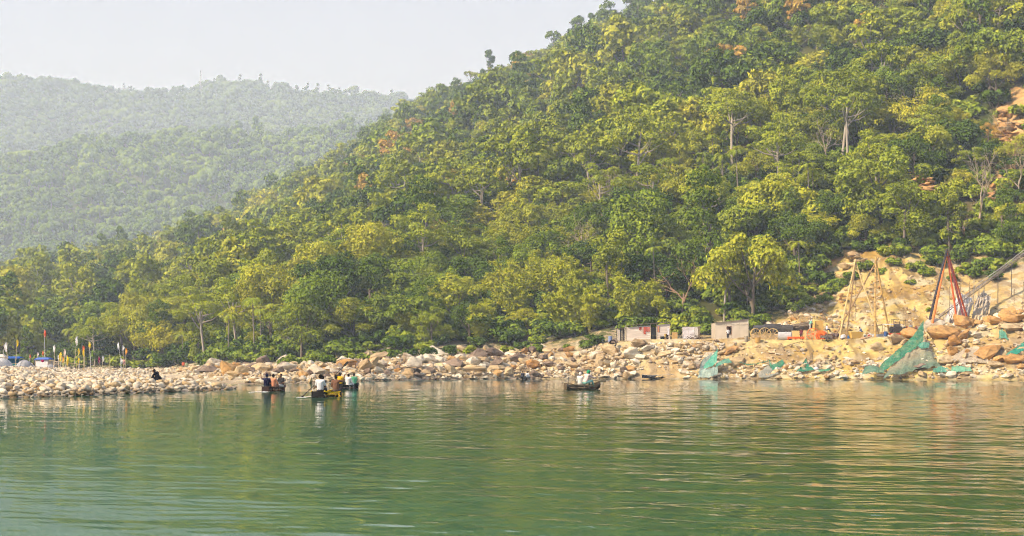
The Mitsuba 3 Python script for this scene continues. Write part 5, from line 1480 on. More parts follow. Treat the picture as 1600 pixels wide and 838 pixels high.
for k, (u, v, Y, sz, c, lab) in enumerate([(1386, 498, 213, (1.5, .7, .5), (.62, .61, .58), 'white cement sacks heaped behind the dark engine'), (1415, 499, 213.5, (1.1, .7, .45), (.60, .59, .57), 'white sacks behind the right part of the engine'), (1366, 508, 212.5, (1.9, .8, .75), (.58, .57, .53), 'white plastic sheet bundle behind the ladder leg of the timber tripod'), (1375, 517, 208.6, (.9, .5, .5), (.20, .21, .24), 'grey tin box at the right foot of the timber tripod'), (1318, 519, 211, (.7, .5, .55), (.62, .62, .64), 'white sack at the foot of the left timber tripod'), (1295, 520, 210.8, (.9, .6, .8), (.10, .07, .06), 'dark machine part left of the timber tripods'), (1308, 516, 212, (.8, .5, .7), (.14, .10, .09), 'dark brown motor beside the left timber leg')]):
    key = thing('sack_heap' if 'sack' in lab else 'bundle' if 'bundle' in lab else 'tin_box' if 'box' in lab else 'machine_part', lab, 'sacks' if 'sacks' in lab else 'sack' if 'sack' in lab else 'bundle' if 'bundle' in lab else 'box' if 'box' in lab else 'machine')
    rr = np.random.default_rng(500 + k)
    ctr = at(u, v, Y); ctr[2] = float(gz(ctr[0], ctr[1])) + sz[2] * .4
    if 'box' in lab:
        Mesh().box(sz, ctr, c, 8).put(part(key, 'case')); Mesh().box((sz[0] * 1.04, sz[1] * 1.04, .07), ctr + [0, 0, sz[2] / 2], c, 8).put(part(key, 'lid'))
    else:
        for j in range(5):
            s = m3.Manifold.batch_hull([ball(ctr + rr.normal(0, .28, 3) * sz + [0, 0, .05], .30 * min(sz[2] * 1.6, 1), (1.3, .9, .7), 10), ball(ctr + rr.normal(0, .28, 3) * sz, .26 * min(sz[2] * 1.6, 1), (1.2, .9, .7), 10)])
            Mesh().add(s, c, .2).put(part(key, 'sack' if 'sack' in lab else 'lump'), None, True)
yb = thing('ore_skip', 'open yellow iron skip at the foot of the right timber tripod', 'skip')
My = spot(gp(1337, 208.6, .05), 10)
for pts, nm in (([(-.7, -.4, 0), (.7, -.4, 0), (1.0, -.6, .9), (-1.0, -.6, .9)], 'side'), ([(-.7, .4, 0), (.7, .4, 0), (1.0, .6, .9), (-1.0, .6, .9)], 'side'), ([(-.7, -.4, 0), (-.7, .4, 0), (-1.0, .6, .9), (-1.0, -.6, .9)], 'side'), ([(.7, -.4, 0), (.7, .4, 0), (1.0, .6, .9), (1.0, -.6, .9)], 'side'), ([(-.7, -.4, 0), (.7, -.4, 0), (.7, .4, 0), (-.7, .4, 0)], 'floor')):
    pp = np.array(pts, float); nn = unit(np.cross(pp[1] - pp[0], pp[2] - pp[0])) * .03
    Mesh().add(m3.Manifold.hull_points(np.vstack([pp + nn, pp - nn])), (.58, .38, .10), .2).put(part(yb, nm), My)
pipe = thing('pipe', 'pale pipe lying at the edge of the terrace right of the yellow skip', 'pipe')
Mesh().tube([gp(1344, 207.2, .15), gp(1352, 207, .2), gp(1362, 207.2, .15)], .13, (.50, .34, .22), 10).put(pipe)

# the chute that climbs out of the picture on the right
ch = thing('conveyor_chute', 'long grey chute of pipes climbing the slope at the right edge', 'chute')
pa, pb = at(1467, 497, 210.5), at(1604, 396, 222)
dirc = unit(pb - pa)
for k, (dy, dz, r_, c) in enumerate([(0, 0, .085, (.16, .13, .12)), (.3, .28, .08, (.34, .31, .28)), (-.2, .52, .075, (.22, .19, .17)), (.15, .8, .06, (.40, .37, .34))]):
    a0 = pa + [0, dy, dz] + (dirc * [0, .0, 6.0, 9.0][k]); b0 = pb + [0, dy, dz]
    Mesh().tube([a0, (a0 + b0) / 2 + [0, 0, -.15], b0], r_, c, 7).put(part(ch, 'pipe'))
for w in np.linspace(.08, .95, 14):
    q = pa + (pb - pa) * w
    Mesh().tube([q + [0, -.25, -.05], q + [.05, .4, .45]], .035, (.2, .17, .15), 5).put(part(ch, 'rung'))
for w in (.15, .33, .5, .66, .82):
    q = pa + (pb - pa) * w; g = float(gz(q[0], q[1]))
    Mesh().tube([[q[0], q[1], min(g, q[2]) - .4], [q[0] + .05, q[1], q[2] + .1]], .06, (.24, .2, .17), 5).put(part(ch, 'post'))
low = thing('handrail', 'short bamboo rail parallel to the chute behind the red tripod', 'rail')
Mesh().tube([at(1508, 478, 212), at(1550, 459, 214)], .06, (.45, .36, .24), 6).put(part(low, 'rail'))
for u, v in ((1512, 476), (1530, 468), (1545, 461)):
    q = at(u, v, 213); Mesh().tube([[q[0], q[1], float(gz(q[0], q[1])) - .4], q + [0, 0, .1]], .04, (.4, .3, .2), 5).put(part(low, 'post'))
for u, v0, v1, Y, lab in [(1483, 512, 448, 211, 'thin dark pole standing left of the inner red leg'), (1500, 505, 434, 212, 'tall thin pole rising behind the red tripod'), (1514, 500, 440, 213, 'thin pole behind the rung ladder of the red tripod'), (1521, 492, 436, 213.5, 'thin grey pole right of the rung ladder'), (1529, 490, 446, 214, 'thin grey pole in front of the white slope'), (1468, 512, 494, 209, 'short post left of the inner red leg'), (1473, 510, 496, 209.5, 'short yellow post under the red tripod'), (1598, 480, 440, 212, 'dark post at the right edge of the picture'), (1584, 486, 452, 212, 'thin post left of the dark post at the right edge')]:
    key = thing('pole', lab, 'pole')
    b0 = at(u, v0, Y); b0[2] = min(b0[2], float(gz(b0[0], b0[1]))) - .4
    Mesh().tube([b0, at(u + 1, v1, Y)], .05, (.24, .18, .12) if 'grey' not in lab else (.30, .28, .26), 5).put(key)

# ------------------------------------------------------------------ cloths: nets and sheets draped on the bank
def drape(name, label, cat, top, bot, c, fold=.10, seed=0, c2=None, nx=46, ny=26, sag=0.0, thick=.012):
    """a sheet between two edges given as (u, v, Y)"""
    key = thing(name, label, cat)
    rr = np.random.default_rng(seed)
    front = lambda q: at(q[0], q[1], min(q[2], hit(q[0], q[1], 150)[1] - .95))
    A, B = np.array([front(q) for q in top]), np.array([front(q) for q in bot])
    def along(P, s):
        L = np.concatenate([[0], np.cumsum(np.linalg.norm(np.diff(P, axis=0), axis=1))]); L /= L[-1]
        return np.stack([np.interp(s, L, P[:, k]) for k in range(3)], 1)
    s = np.linspace(0, 1, nx)
    a, b_ = along(A, s), along(B, s)
    w = np.linspace(0, 1, ny)[:, None, None]
    P = a[None] * (1 - w) + b_[None] * w
    ph = rr.uniform(0, 6.3, 3)
    bulge = fold * (np.sin(s * 17 + ph[0]) * .6 + np.sin(s * 31 + ph[1] + w[:, :, 0] * 2) * .4)
    nz_ = (meshkit.fbm(P * .9 + seed, 2, seed) - .5) * fold * 3
    fray = (meshkit.noise(np.stack([s * 14, s * 0 + seed, s * 0], 1), seed) - .5) * fold * 2.2
    P[0, :, 2] += fray; P[-1, :, 2] -= fray * .8
    P = P + np.stack([.3 * bulge + 0 * nz_, -np.abs(bulge) - nz_, nz_ * .7 - sag * np.sin(np.pi * w[:, :, 0])], -1)
    fr, bk = P.reshape(-1, 3), (P + [0, thick, thick]).reshape(-1, 3)
    i, j = np.meshgrid(np.arange(ny - 1), np.arange(nx - 1), indexing='ij')
    q = (i * nx + j).ravel()
    qf = np.stack([q, q + nx, q + nx + 1, q + 1], 1)
    n = nx * ny
    m = Mesh().add((np.vstack([fr, bk]), np.vstack([qf, qf[:, ::-1] + n])), c, .25)
    if c2 is not None:
        t_ = np.clip(np.tile(w.repeat(nx, 1).reshape(-1), 2) * 1.6 - .4 + .6 * (meshkit.noise(np.vstack([fr, bk]) * 1.1, 3) - .5), 0, 1)[:, None]
        m.c[0] = m.c[0] * (1 - t_) + np.asarray(c2) * t_
    m.put(key, None, True, 'net_weave' if name == 'safety_net' else 'paint')
    return key
GREEN, TEAL, GREYN, BEIGE = (.04, .19, .12), (.08, .26, .20), (.20, .25, .23), (.30, .27, .19)
scene['net_weave'] = {'type': 'mask', 'opacity': 0.82, 'bsdf': {'type': 'twosided', 'bsdf': {'type': 'diffuse', 'reflectance': {'type': 'mesh_attribute', 'name': 'vertex_color'}}}}
net = lambda *a, **k: drape('safety_net', *a, **k)
net('green wing of the big net stretched up to its pole beside the red tripod', 'net', [(1374, 573, 197), (1400, 549, 198.5), (1425, 527, 200), (1443.5, 501, 201.5)], [(1380, 580, 196), (1405, 563, 197), (1428, 546, 198), (1443, 534, 199)], GREEN, .10, 3)
net('sandy grey skirt of the big net hanging over the rocks', 'net', [(1396, 566, 197.6), (1428, 543, 198.6), (1445, 531, 199.6), (1455, 545, 199)], [(1381, 589, 193.8), (1405, 585, 194), (1436, 577, 194.6), (1470, 573, 195.5)], BEIGE, .26, 5, (.13, .20, .15))
net('small teal hood of net at the top of the sandy skirt', 'net', [(1434, 540, 198.2), (1442, 534, 198.2), (1452, 536, 198.2)], [(1436, 544, 197.4), (1444, 545, 197.2), (1451, 543, 197.4)], TEAL, .08, 6)
net('dark green hem of net lying to the left of the big net', 'net', [(1352, 573, 196.6), (1366, 571, 197), (1378, 576, 196.6)], [(1346, 586, 194.5), (1362, 582, 195), (1382, 584, 195)], (.10, .22, .16), .12, 7)
net('teal scrap of net by the water right of the big net', 'net', [(1457, 577, 194.6), (1470, 573, 195), (1482, 576, 194.8)], [(1456, 583, 193.6), (1470, 582, 193.6), (1486, 581, 193.8)], TEAL, .12, 8)
net('pale green scrap of net farther right by the water', 'net', [(1487, 574, 195), (1500, 572, 195.4), (1516, 575, 195)], [(1486, 580, 193.8), (1502, 582, 193.6), (1518, 580, 194)], (.14, .36, .25), .12, 9)
net('dusty beige net sheet spread over the rubble right of the big net', 'net', [(1494, 553, 199), (1512, 543, 200), (1528, 542, 200), (1540, 552, 199.5)], [(1480, 562, 197), (1502, 566, 196.6), (1524, 566, 196.6), (1545, 566, 197)], (.42, .36, .27), .16, 10)
net('dark teal net rope slanting off the right edge of the picture', 'net', [(1574, 552, 198), (1588, 542, 199), (1606, 532, 200)], [(1566, 562, 196.8), (1586, 556, 197.4), (1606, 543, 198.6)], (.025, .24, .18), .10, 11)
net('small teal rag hooked on the rubble near the right edge', 'net', [(1561, 516, 202), (1566, 514, 202), (1572, 522, 201.6)], [(1560, 530, 200.4), (1568, 528, 200.6), (1576, 531, 200.2)], TEAL, .10, 12)
net('bright teal sail of the torn net rising to a point at the left', 'net', [(1098, 573, 206.4), (1108, 561, 207.4), (1121.5, 545, 208.4)], [(1101, 577, 205.6), (1113, 573, 206), (1120, 566, 206.4)], (.08, .34, .25), .06, 13)
net('grey shaded fold of the torn net left of the bright teal sail', 'net', [(1091, 583, 205.0), (1097, 563, 207.6), (1112, 552, 208.6)], [(1095, 588, 204.4), (1101, 575, 206.2), (1112, 562, 207.4)], (.16, .22, .21), .08, 14)
net('pale grey green hem of the torn net spread on the stones by the water', 'net', [(1096, 577, 205.6), (1108, 575, 205.6), (1122, 573, 205.8)], [(1090, 590, 203.8), (1106, 590.5, 203.6), (1121, 585, 204.4)], (.26, .36, .32), .12, 15)
net('short teal tongue of net right of the torn net', 'net', [(1119, 569, 206.4), (1130, 562, 207), (1138, 560, 207.2)], [(1118, 574, 205.8), (1132, 568, 206.2), (1144, 567, 206.4)], TEAL, .08, 16)
net('green net strung between two stakes in the middle of the earth slope', 'net', [(1201, 559, 206.6), (1205, 570, 206), (1213, 569, 206), (1222, 561, 206.6)], [(1203, 573, 205), (1208, 580, 204.4), (1216, 576, 204.8), (1226, 569, 205.4)], GREEN, .07, 17)
net('grey triangular net sheet by the water below the strung green net', 'net', [(1184, 584, 203.6), (1200, 571, 205), (1208, 578, 204.4)], [(1186, 590, 202.6), (1200, 590, 202.4), (1217, 584, 203.2)], (.24, .25, .22), .08, 18)
net('green peaked net at the right of the earth slope', 'net', [(1247, 577, 203.8), (1256, 566, 205), (1259, 560, 205.4), (1262, 569, 204.6)], [(1244, 581, 203.2), (1255, 581, 203), (1262, 580, 203.2), (1272, 578, 203.6)], GREEN, .07, 19)
net('thin green strip of net lying right of the white bag', 'net', [(1279, 578, 203), (1290, 577.5, 203), (1298, 576, 203.2)], [(1279, 581, 202.6), (1290, 580.5, 202.6), (1298, 578.5, 202.8)], (.07, .26, .16), .05, 20, nx=12, ny=4)
net('dark green thread of net running along the earth left of the stakes', 'net', [(1156, 565.5, 206.2), (1168, 569, 205.8), (1184, 567.5, 206), (1200, 563, 206.4)], [(1156, 566.8, 206), (1168, 571, 205.6), (1184, 569, 205.8), (1200, 565, 206.2)], (.05, .16, .10), .05, 21, nx=18, ny=4)
bag = thing('plastic_bag', 'white plastic bag by the green peaked net', 'bag')
mm = trimesh.creation.icosphere(subdivisions=2, radius=.34); q = np.array(mm.vertices) * [1.1, .8, .8]; q *= 1 + .25 * (meshkit.noise(q * 9, 2)[:, None] - .5)
Mesh().add((q + hit(1274.5, 580, 180) + [0, -.3, .2], np.array(mm.faces)), (.66, .66, .66)).put(bag, None, True)
drape('plastic_sheet', 'white plastic sheeting spread on the slope behind the red tripod', 'sheet', [(1486, 478, 213.5), (1500, 464, 215), (1514, 460, 216), (1522, 470, 216)], [(1472, 505, 209.5), (1488, 503, 209.8), (1502, 500, 210), (1514, 494, 211.5)], (.56, .56, .58), .45, 31, (.44, .40, .34))
drape('plastic_sheet', 'grey dust sheet hanging on the slope right of the red tripod', 'sheet', [(1524, 470, 215.5), (1536, 456, 217), (1548, 462, 217.5)], [(1518, 498, 210), (1532, 503, 209.6), (1546, 494, 210)], (.40, .36, .31), .5, 32, (.46, .37, .24))

# more clutter of the works
for k, (u, Y, c, lab) in enumerate([(1326, 209.2, (.05, .16, .42), 'blue jerry can between the left timber legs'), (1330.5, 209.0, (.55, .40, .03), 'yellow jerry can right of the blue one'), (1352, 209.4, (.60, .60, .58), 'white jerry can left of the rung ladder leg'), (1358, 209.8, (.45, .05, .04), 'red jerry can beside the rung ladder leg')]):
    key = thing('jerry_can', lab, 'can')
    M = spot(gp(u, Y), 15 * k)
    Mesh().box((.34, .22, .48), (0, 0, .24), c, bevel=.05).put(part(key, 'body'), M, True)
    Mesh().tube([[-.10, 0, .47], [-.08, 0, .56], [.08, 0, .56], [.10, 0, .47]], .025, c, 6).put(part(key, 'handle'), M)
for k, (u, Y, n, lab) in enumerate([(1303, 211.2, 7, 'stack of brown planks left of the timber tripods'), (1398, 210.6, 6, 'stack of pale planks behind the dark engine'), (1162, 214.4, 6, 'low stack of boards at the right corner of the tall hut')]):
    key = thing('plank_stack', lab, 'planks')
    M = spot(gp(u, Y), 8 - 9 * k)
    for j in range(n):
        Mesh().box((1.9 - .15 * (j % 3), .28, .06), (.06 * (j % 2), (j % 2) * .31, .06 + .075 * (j // 2)), (.40, .27, .13) if k != 1 else (.55, .47, .34), 3 * ((j % 3) - 1)).put(part(key, 'plank'), M)
person('person in a blue shirt bending between the two timber tripods', 'work', gp(1346.5, 209.6), 80, (.10, .16, .36), (.06, .05, .05))
person('person in grey standing behind the dark engine', 'stand', gp(1423, 210.8, .1), 175, (.30, .30, .30), (.05, .05, .06))
shade = thing('sun_shelter', 'small sun shelter with a pale sheet roof behind the timber tripods', 'shelter')
Mw = spot(gp(1394, 212.6), -6)
for x in (-1.3, 1.3):
    for y in (-.8, .8): Mesh().tube([[x, y, -.2], [x, y, 1.9 + .2 * (y > 0)]], .05, (.42, .32, .18), 5).put(part(shade, 'post'), Mw)
vv, ff = corrugated(2.9, 2.0, .2, .02)
vv = np.stack([vv[:, 0] - 1.45, vv[:, 2] - 1.0, vv[:, 1] + 1.95 + (vv[:, 2] - 1.0) * .1], 1)
Mesh().add((vv, ff), (.52, .50, .47), .2).put(part(shade, 'roof'), Mw)

for k, (u, Y, r_, h, c, lab) in enumerate([(1300.5, 209.6, .28, .85, (.12, .07, .05), 'rusty brown oil drum left of the timber tripods'), (1384, 207.8, .28, .85, (.05, .10, .25), 'dark blue oil drum left of the dark engine'), (1433, 208.0, .28, .85, (.30, .08, .04), 'rust red oil drum right of the dark engine'), (1166, 213.4, .28, .85, (.30, .26, .2), 'pale oil drum at the right corner of the tall hut'), (1218, 215.6, .26, .8, (.04, .04, .04), 'black oil drum behind the shiny steel drum')]):
    drum('oil_drum', lab, 'drum', gp(u, Y, -.05), r_, h, c)
cart = thing('hand_cart', 'small two wheeled hand cart with a grey bed left of the timber tripods', 'cart')
Mk = spot(gp(1291, 208.6), 18)
Mesh().box((1.5, .8, .08), (0, 0, .62), (.22, .20, .18)).put(part(cart, 'bed'), Mk)
for y in (-.4, .4): Mesh().box((1.5, .05, .3), (0, y, .8), (.26, .22, .18)).put(part(cart, 'side_board'), Mk)
for y in (-.5, .5):
    t = trimesh.creation.torus(.34, .05, major_sections=20, minor_sections=6); t.apply_transform(trimesh.transformations.rotation_matrix(math.pi / 2, [1, 0, 0])); t.apply_translation([0, y, .38])
    Mesh().add(t, (.05, .05, .05)).put(part(cart, 'wheel'), Mk)
Mesh().tube([[-.7, 0, .62], [-1.5, 0, .75]], .035, (.25, .2, .15), 5).put(part(cart, 'handle'), Mk)

# ------------------------------------------------------------------ camp on the gravel bar
YC = 168.0
def camp(u, Y=YC): return on(u, Y)
FLAGC = {'white': (.70, .69, .66), 'black': (.03, .03, .03), 'yellow': (.74, .53, .02), 'red': (.66, .10, .04), 'orange': (.76, .30, .03), 'maroon': (.22, .02, .08), 'cream': (.66, .56, .48), 'pink': (.60, .33, .28)}
FLAGS = [(4.5, 540, 549, 'black', 160, 'black feather flag at the left edge above the cream tent'), (9.8, 536, 551, 'white', 158, 'tall white feather flag at the far left'), (26, 531, 543, 'yellow', 165, 'yellow feather flag behind the grey dome tent'),
         (46, 555, 561, 'red', 172, 'small red flag between the grey tent and the blue roofed stall'), (58, 551, 559, 'cream', 170, 'slim cream flag at the left corner of the blue roofed stall'), (66, 549, 557, 'red', 175, 'small red flag above the blue roofed stall'), (69, 516, 529, 'red', 176, 'red flag on the tallest pole of the camp'),
         (85, 540, 552, 'white', 166, 'white feather flag above the small grey tent'), (90.5, 556, 563, 'white', 164, 'short white flag over the bamboo chair'), (95, 551, 566, 'yellow', 160, 'large yellow flag right of the bamboo chair'), (97.5, 558, 568, 'orange', 162, 'orange flag touching the large yellow flag'), (100, 546, 560, 'cream', 170, 'slim cream flag behind the orange flag'), (104, 556, 572, 'yellow', 158, 'low yellow flag right of the orange flag'),
         (120, 526, 541, 'white', 178, 'tall pale flag in the middle of the row'), (122, 545, 556, 'yellow', 170, 'yellow flag below the tall pale flag'), (123.2, 560, 569, 'yellow', 163, 'lowest yellow flag in the middle of the row'), (129.2, 541, 550, 'red', 172, 'orange red flag in the middle of the row'), (131, 547, 558, 'yellow', 168, 'yellow flag right under the orange red flag'),
         (139, 535, 547, 'yellow', 170, 'high yellow flag standing alone to the right'), (154, 558, 569, 'maroon', 166, 'maroon flag between the lone yellow flag and the bamboo frame'), (160, 557, 567, 'white', 166, 'small white flag right of the maroon flag'), (185, 536, 547, 'white', 174, 'high white flag over the bamboo frame'), (191.5, 541, 549, 'white', 172, 'white flag blowing sideways at the right end of the row'), (196, 545, 556, 'orange', 168, 'orange flag at the right end of the row'), (189, 561, 570, 'white', 164, 'low white flag by the bamboo frame'), (192.5, 562, 572, 'pink', 166, 'low pink flag at the right end of the bamboo frame')]
for k, (u, v0, v1, cn, Y, lab) in enumerate(FLAGS):
    key = thing('feather_flag', lab, 'flag', 'flags on the gravel bar')
    b0 = camp(u, Y); top = at(u + .4, v0 - .8, Y)
    rr = np.random.default_rng(700 + k)
    lean = rr.normal(0, .12)
    b0 = b0 + [lean * (top[2] - b0[2]) * .5, 0, -.25]
    Mesh().tube([b0, (b0 + top) / 2 + [.03, 0, 0], top], [.045, .038, .022], (.50, .42, .26) if k % 3 else (.58, .56, .52), 5).put(part(key, 'pole'))
    h = (v1 - v0) / F * Y
    n = 9
    s = np.linspace(0, 1, n)
    wid = (.17 + .06 * rr.random()) * (np.sin(np.pi * np.clip(s * .88 + .10, 0, 1)) ** .8) * min(1.4, h / .75) ** .5 * 1.25
    sg = -1 if cn in ('yellow', 'white') and k % 2 else 1
    pts = []
    for q, w in zip(s, wid):
        z = top[2] - q * h
        for e in (0, .5, 1):
            pts.append([top[0] + lean * 0 + sg * (w * (e - .25)), Y + .06 * math.sin(q * 7 + e * 4 + k), z - .10 * e * h * .4])
    P = np.array(pts)
    fr, bk = P - [0, .008, 0], P + [0, .008, 0]
    f = [[i * 3 + j, (i + 1) * 3 + j, (i + 1) * 3 + j + 1, i * 3 + j + 1] for i in range(n - 1) for j in range(2)]
    f = np.array(f)
    Mesh().add((np.vstack([fr, bk]), np.vstack([f, f[:, ::-1] + len(P)])), FLAGC[cn], .12).put(part(key, 'cloth'), None, True)

def dome_tent(label, u, Y, w, h, c, rot=0, door=(.30, .31, .33)):
    key = thing('dome_tent', label, 'tent')
    n, m = 7, 24
    pts = lambda a, z, k: None
    M = spot(camp(u, Y) + [0, 0, -.06], rot)
    t = trimesh.creation.icosphere(subdivisions=3, radius=1.0).slice_plane([0, 0, 0], [0, 0, 1])
    v = np.array(t.vertices)
    a = np.arctan2(v[:, 1], v[:, 0])
    v = v * [w / 2, w / 2 * .85, h]
    v[:, :2] *= (1 - .07 * np.abs(np.sin(2 * a)))[:, None]
    Mesh().add((v, np.array(t.faces)), c, .14).put(part(key, 'canopy'), M)
    for k in range(2):
        s = np.linspace(-1, 1, 15) * math.pi / 2
        d = math.pi / 4 + k * math.pi / 2
        arc = np.stack([np.sin(s) * math.cos(d) * w / 2 * .97, np.sin(s) * math.sin(d) * w / 2 * .85 * .97, np.cos(s) * h * 1.012], 1)
        Mesh().tube(arc, .022, tuple(q * .55 for q in c), 5).put(part(key, 'pole_sleeve'), M)
    s = np.linspace(0, 1, 9)
    dp = np.array([[(x - .5) * w * .34 * (1 - .75 * z), -w / 2 * .85 * math.cos(z * 1.1) * .985 - .015, h * math.sin(z * 1.1) * .98] for z in s for x in (0, .5, 1)])
    f = np.array([[i * 3 + j, i * 3 + j + 1, (i + 1) * 3 + j + 1, (i + 1) * 3 + j] for i in range(8) for j in range(2)])
    Mesh().add((np.vstack([dp, dp + [0, .02, 0]]), np.vstack([f, f[:, ::-1] + len(dp)])), door, .1).put(part(key, 'door_flap'), M)
    return key
dome_tent('larger grey dome tent in the middle of the left camp', 38.5, 152, 1.95, 1.0, (.34, .35, .37), 35)
dome_tent('small grey dome tent in front of the blue roofed stall', 79, 158, 1.15, .58, (.37, .37, .39), 15)
dome_tent('pale grey dome tent cut by the left edge of the picture', 3, 140, 2.2, 1.15, (.46, .47, .49), 20)
# square cream shelter at the left edge
she = thing('shelter', 'cream canvas shelter at the left edge of the picture', 'shelter')
Ms_ = spot(camp(-1, 162), 6)
Mesh().box((1.5, 1.6, 1.15), (0, 0, .58), (.56, .48, .40)).put(part(she, 'wall'), Ms_)
Mesh().add(m3.Manifold.hull_points(np.array([[x * .85, y * .95, 1.16] for x in (-1, 1) for y in (-1, 1)] + [[x * .5, y * .3, 1.5] for x in (-1, 1) for y in (-1, 1)])), (.62, .55, .48)).put(part(she, 'roof'), Ms_)
Mesh().box((.5, .03, .85), (.25, -.82, .45), (.30, .25, .2)).put(part(she, 'door_flap'), Ms_)
def stall(label, u, Y, w, h, roof, wall, back, rot=0, open_front=False):
    key = thing('stall', label, 'stall')
    M = spot(camp(u, Y) + [0, 0, -.05], rot)
    for x in (-w / 2, w / 2):
        for y in (-.7, .7):
            Mesh().tube([[x, y, -.1], [x, y, h]], .035, (.5, .42, .3), 5).put(part(key, 'post'), M)
    Mesh().add(m3.Manifold.hull_points(np.array([[x * (w / 2 + .12), y * .85, h] for x in (-1, 1) for y in (-1, 1)] + [[x * w * .42, y * .2, h + .22] for x in (-1, 1) for y in (-1, 1)])), roof, .12).put(part(key, 'roof'), M)
    Mesh().box((w - .08, .03, h * .92), (0, .72, h * .46), back).put(part(key, 'back_sheet'), M)
    if not open_front:
        Mesh().box((w - .08, .03, h * .86), (0, -.72, h * .44), wall).put(part(key, 'front_sheet'), M)
    else:
        Mesh().box((w, .5, .06), (0, -.45, h * .45), (.5, .4, .25)).put(part(key, 'counter'), M)
        Mesh().box((w - .2, .04, h * .38), (0, -.64, h * .2), wall).put(part(key, 'front_sheet'), M)
    Mesh().box((w + .2, .03, .14), (0, -.87, h - .03), tuple(q * .8 for q in roof)).put(part(key, 'valance'), M)
    return key
stall('open stall with a blue roof and teal goods behind the grey tent', 21, 172, 1.9, 1.25, (.03, .10, .34), (.03, .22, .26), (.02, .14, .24), 4, True)
stall('white sided stall with a blue roof', 69, 170, 1.55, 1.22, (.10, .17, .48), (.66, .66, .68), (.5, .5, .52), -4)
cl = thing('bag', 'maroon bag hanging on the front of the blue roofed stall', 'bag')
q = trimesh.creation.icosphere(subdivisions=2, radius=.16); Mesh().add((np.array(q.vertices) * [1.3, .5, 1] + camp(67, 168.9) + [0, -.1, .98], np.array(q.faces)), (.30, .02, .10)).put(cl, None, True)
person('person in dark clothes standing left of the blue roofed stall', 'stand', camp(55.5, 171), 150, (.05, .05, .06), (.04, .04, .06), size=.82)
person('person with a pale shirt crouching right of the grey tent', 'crouch', camp(51, 160), 120, (.55, .50, .46), (.06, .05, .05), size=.95)
def bamboo_frame(label, us, Y, h, rails, name='bamboo_fence'):
    key = thing(name, label, 'fence')
    pts = [camp(u, Y) for u in us]
    for q in pts: Mesh().tube([q + [0, 0, -.2], q + [.02, 0, h]], .035, (.50, .40, .20), 5).put(part(key, 'post'))
    for z in rails: Mesh().tube([pts[0] + [-.1, 0, z], pts[-1] + [.1, 0, z]], .028, (.56, .45, .24), 5).put(part(key, 'rail'))
bamboo_frame('long bamboo rail on thin posts behind the yellow flags', [78, 92, 106, 120, 132.5], 169, 1.12, [1.05])
bamboo_frame('bamboo frame with two rails at the right end of the camp', [171.5, 181, 192, 197], 170, .42, [.2, .38])
tallp = thing('pole', 'tall bare bamboo pole at the left end of the bamboo frame', 'pole')
Mesh().tube([camp(171.5, 169.6) + [0, 0, -.2], at(171.7, 554, 169.6)], .04, (.50, .40, .22), 5).put(tallp)
chr_ = thing('bamboo_chair', 'small bamboo chair below the white flag', 'chair')
Mc = spot(camp(88, 150), 20)
for x in (-.27, .27):
    for y, z in ((-.25, .5), (.25, .95)): Mesh().tube([[x, y, -.05], [x, y, z]], .03, (.60, .50, .38), 5).put(part(chr_, 'leg'), Mc)
Mesh().box((.6, .55, .05), (0, 0, .48), (.62, .52, .4)).put(part(chr_, 'seat'), Mc)
for z in (.68, .85): Mesh().box((.56, .04, .08), (0, .25, z), (.6, .5, .38)).put(part(chr_, 'back_slat'), Mc)
for u0, v0, u1, Y, lab in [(58, 578.5, 75, 140, 'bleached driftwood log lying below the blue roofed stall'), (93, 579, 104, 141, 'short driftwood branch right of the bamboo chair'), (160, 580.5, 172, 138, 'dark driftwood branch on the upper part of the gravel bar')]:
    key = thing('driftwood', lab, 'driftwood')
    a, b_ = camp(u0, Y), camp(u1, Y - 1)
    Mesh().tube([a + [0, 0, .12], (a + b_) / 2 + [0, .1, .10], b_ + [0, 0, .2]], [.06, .10, .05], (.22, .16, .11), 6).put(key)
person('person in black crouching at the water near the tip of the gravel bar', 'crouch', on(246.5, 96.5) + [0, 0, .05], 75, (.012, .013, .02), (.014, .014, .02), sleeves='long', size=1.0)
pl_ = thing('plank', 'thin grey plank lying on the gravel left of the crouching person in black', 'plank')
Mesh().box((1.0, .22, .05), on(232.5, 96.5) + [0, -.1, .22], (.20, .16, .11), 8).put(pl_)
person('tiny person in red among the rocks behind the gravel bar', 'stand', on(286.5, 240), 160, (.55, .12, .06), (.10, .08, .07), size=.95)
person('tiny person in pale green among the rocks behind the gravel bar', 'stand', on(291.5, 238), 200, (.35, .42, .25), (.30, .30, .25), size=.95)

# lattice mast on the far ridge
mast = thing('radio_mast', 'thin lattice radio mast on the far ridge', 'mast')
MY = FARY - 25
bm = at(313.5, 137, MY); bm[2] = float(gz(bm[0], bm[1])) + 2
hm_ = at(313.5, 113, MY)[2] - bm[2]
for k in range(4):
    a = k * math.pi / 2 + .4
    o = np.array([math.cos(a), math.sin(a), 0])
    Mesh().tube([bm + o * 2.6 - [0, 0, 4], bm + o * .5 + [0, 0, hm_]], .22, (.42, .42, .44), 4).put(part(mast, 'leg'))
for z in np.linspace(.05, .95, 7):
    r_ = 2.6 - 2.1 * z
    for k in range(4):
        a, a2 = k * math.pi / 2 + .4, (k + 1) * math.pi / 2 + .4
        Mesh().tube([bm + [math.cos(a) * r_, math.sin(a) * r_, z * hm_], bm + [math.cos(a2) * r_, math.sin(a2) * r_, z * hm_ + hm_ * .1]], .2, (.42, .42, .44), 4).put(part(mast, 'brace'))
Mesh().tube([bm + [0, 0, hm_], bm + [0, 0, hm_ + 5]], .2, (.42, .42, .44), 4).put(part(mast, 'antenna'))

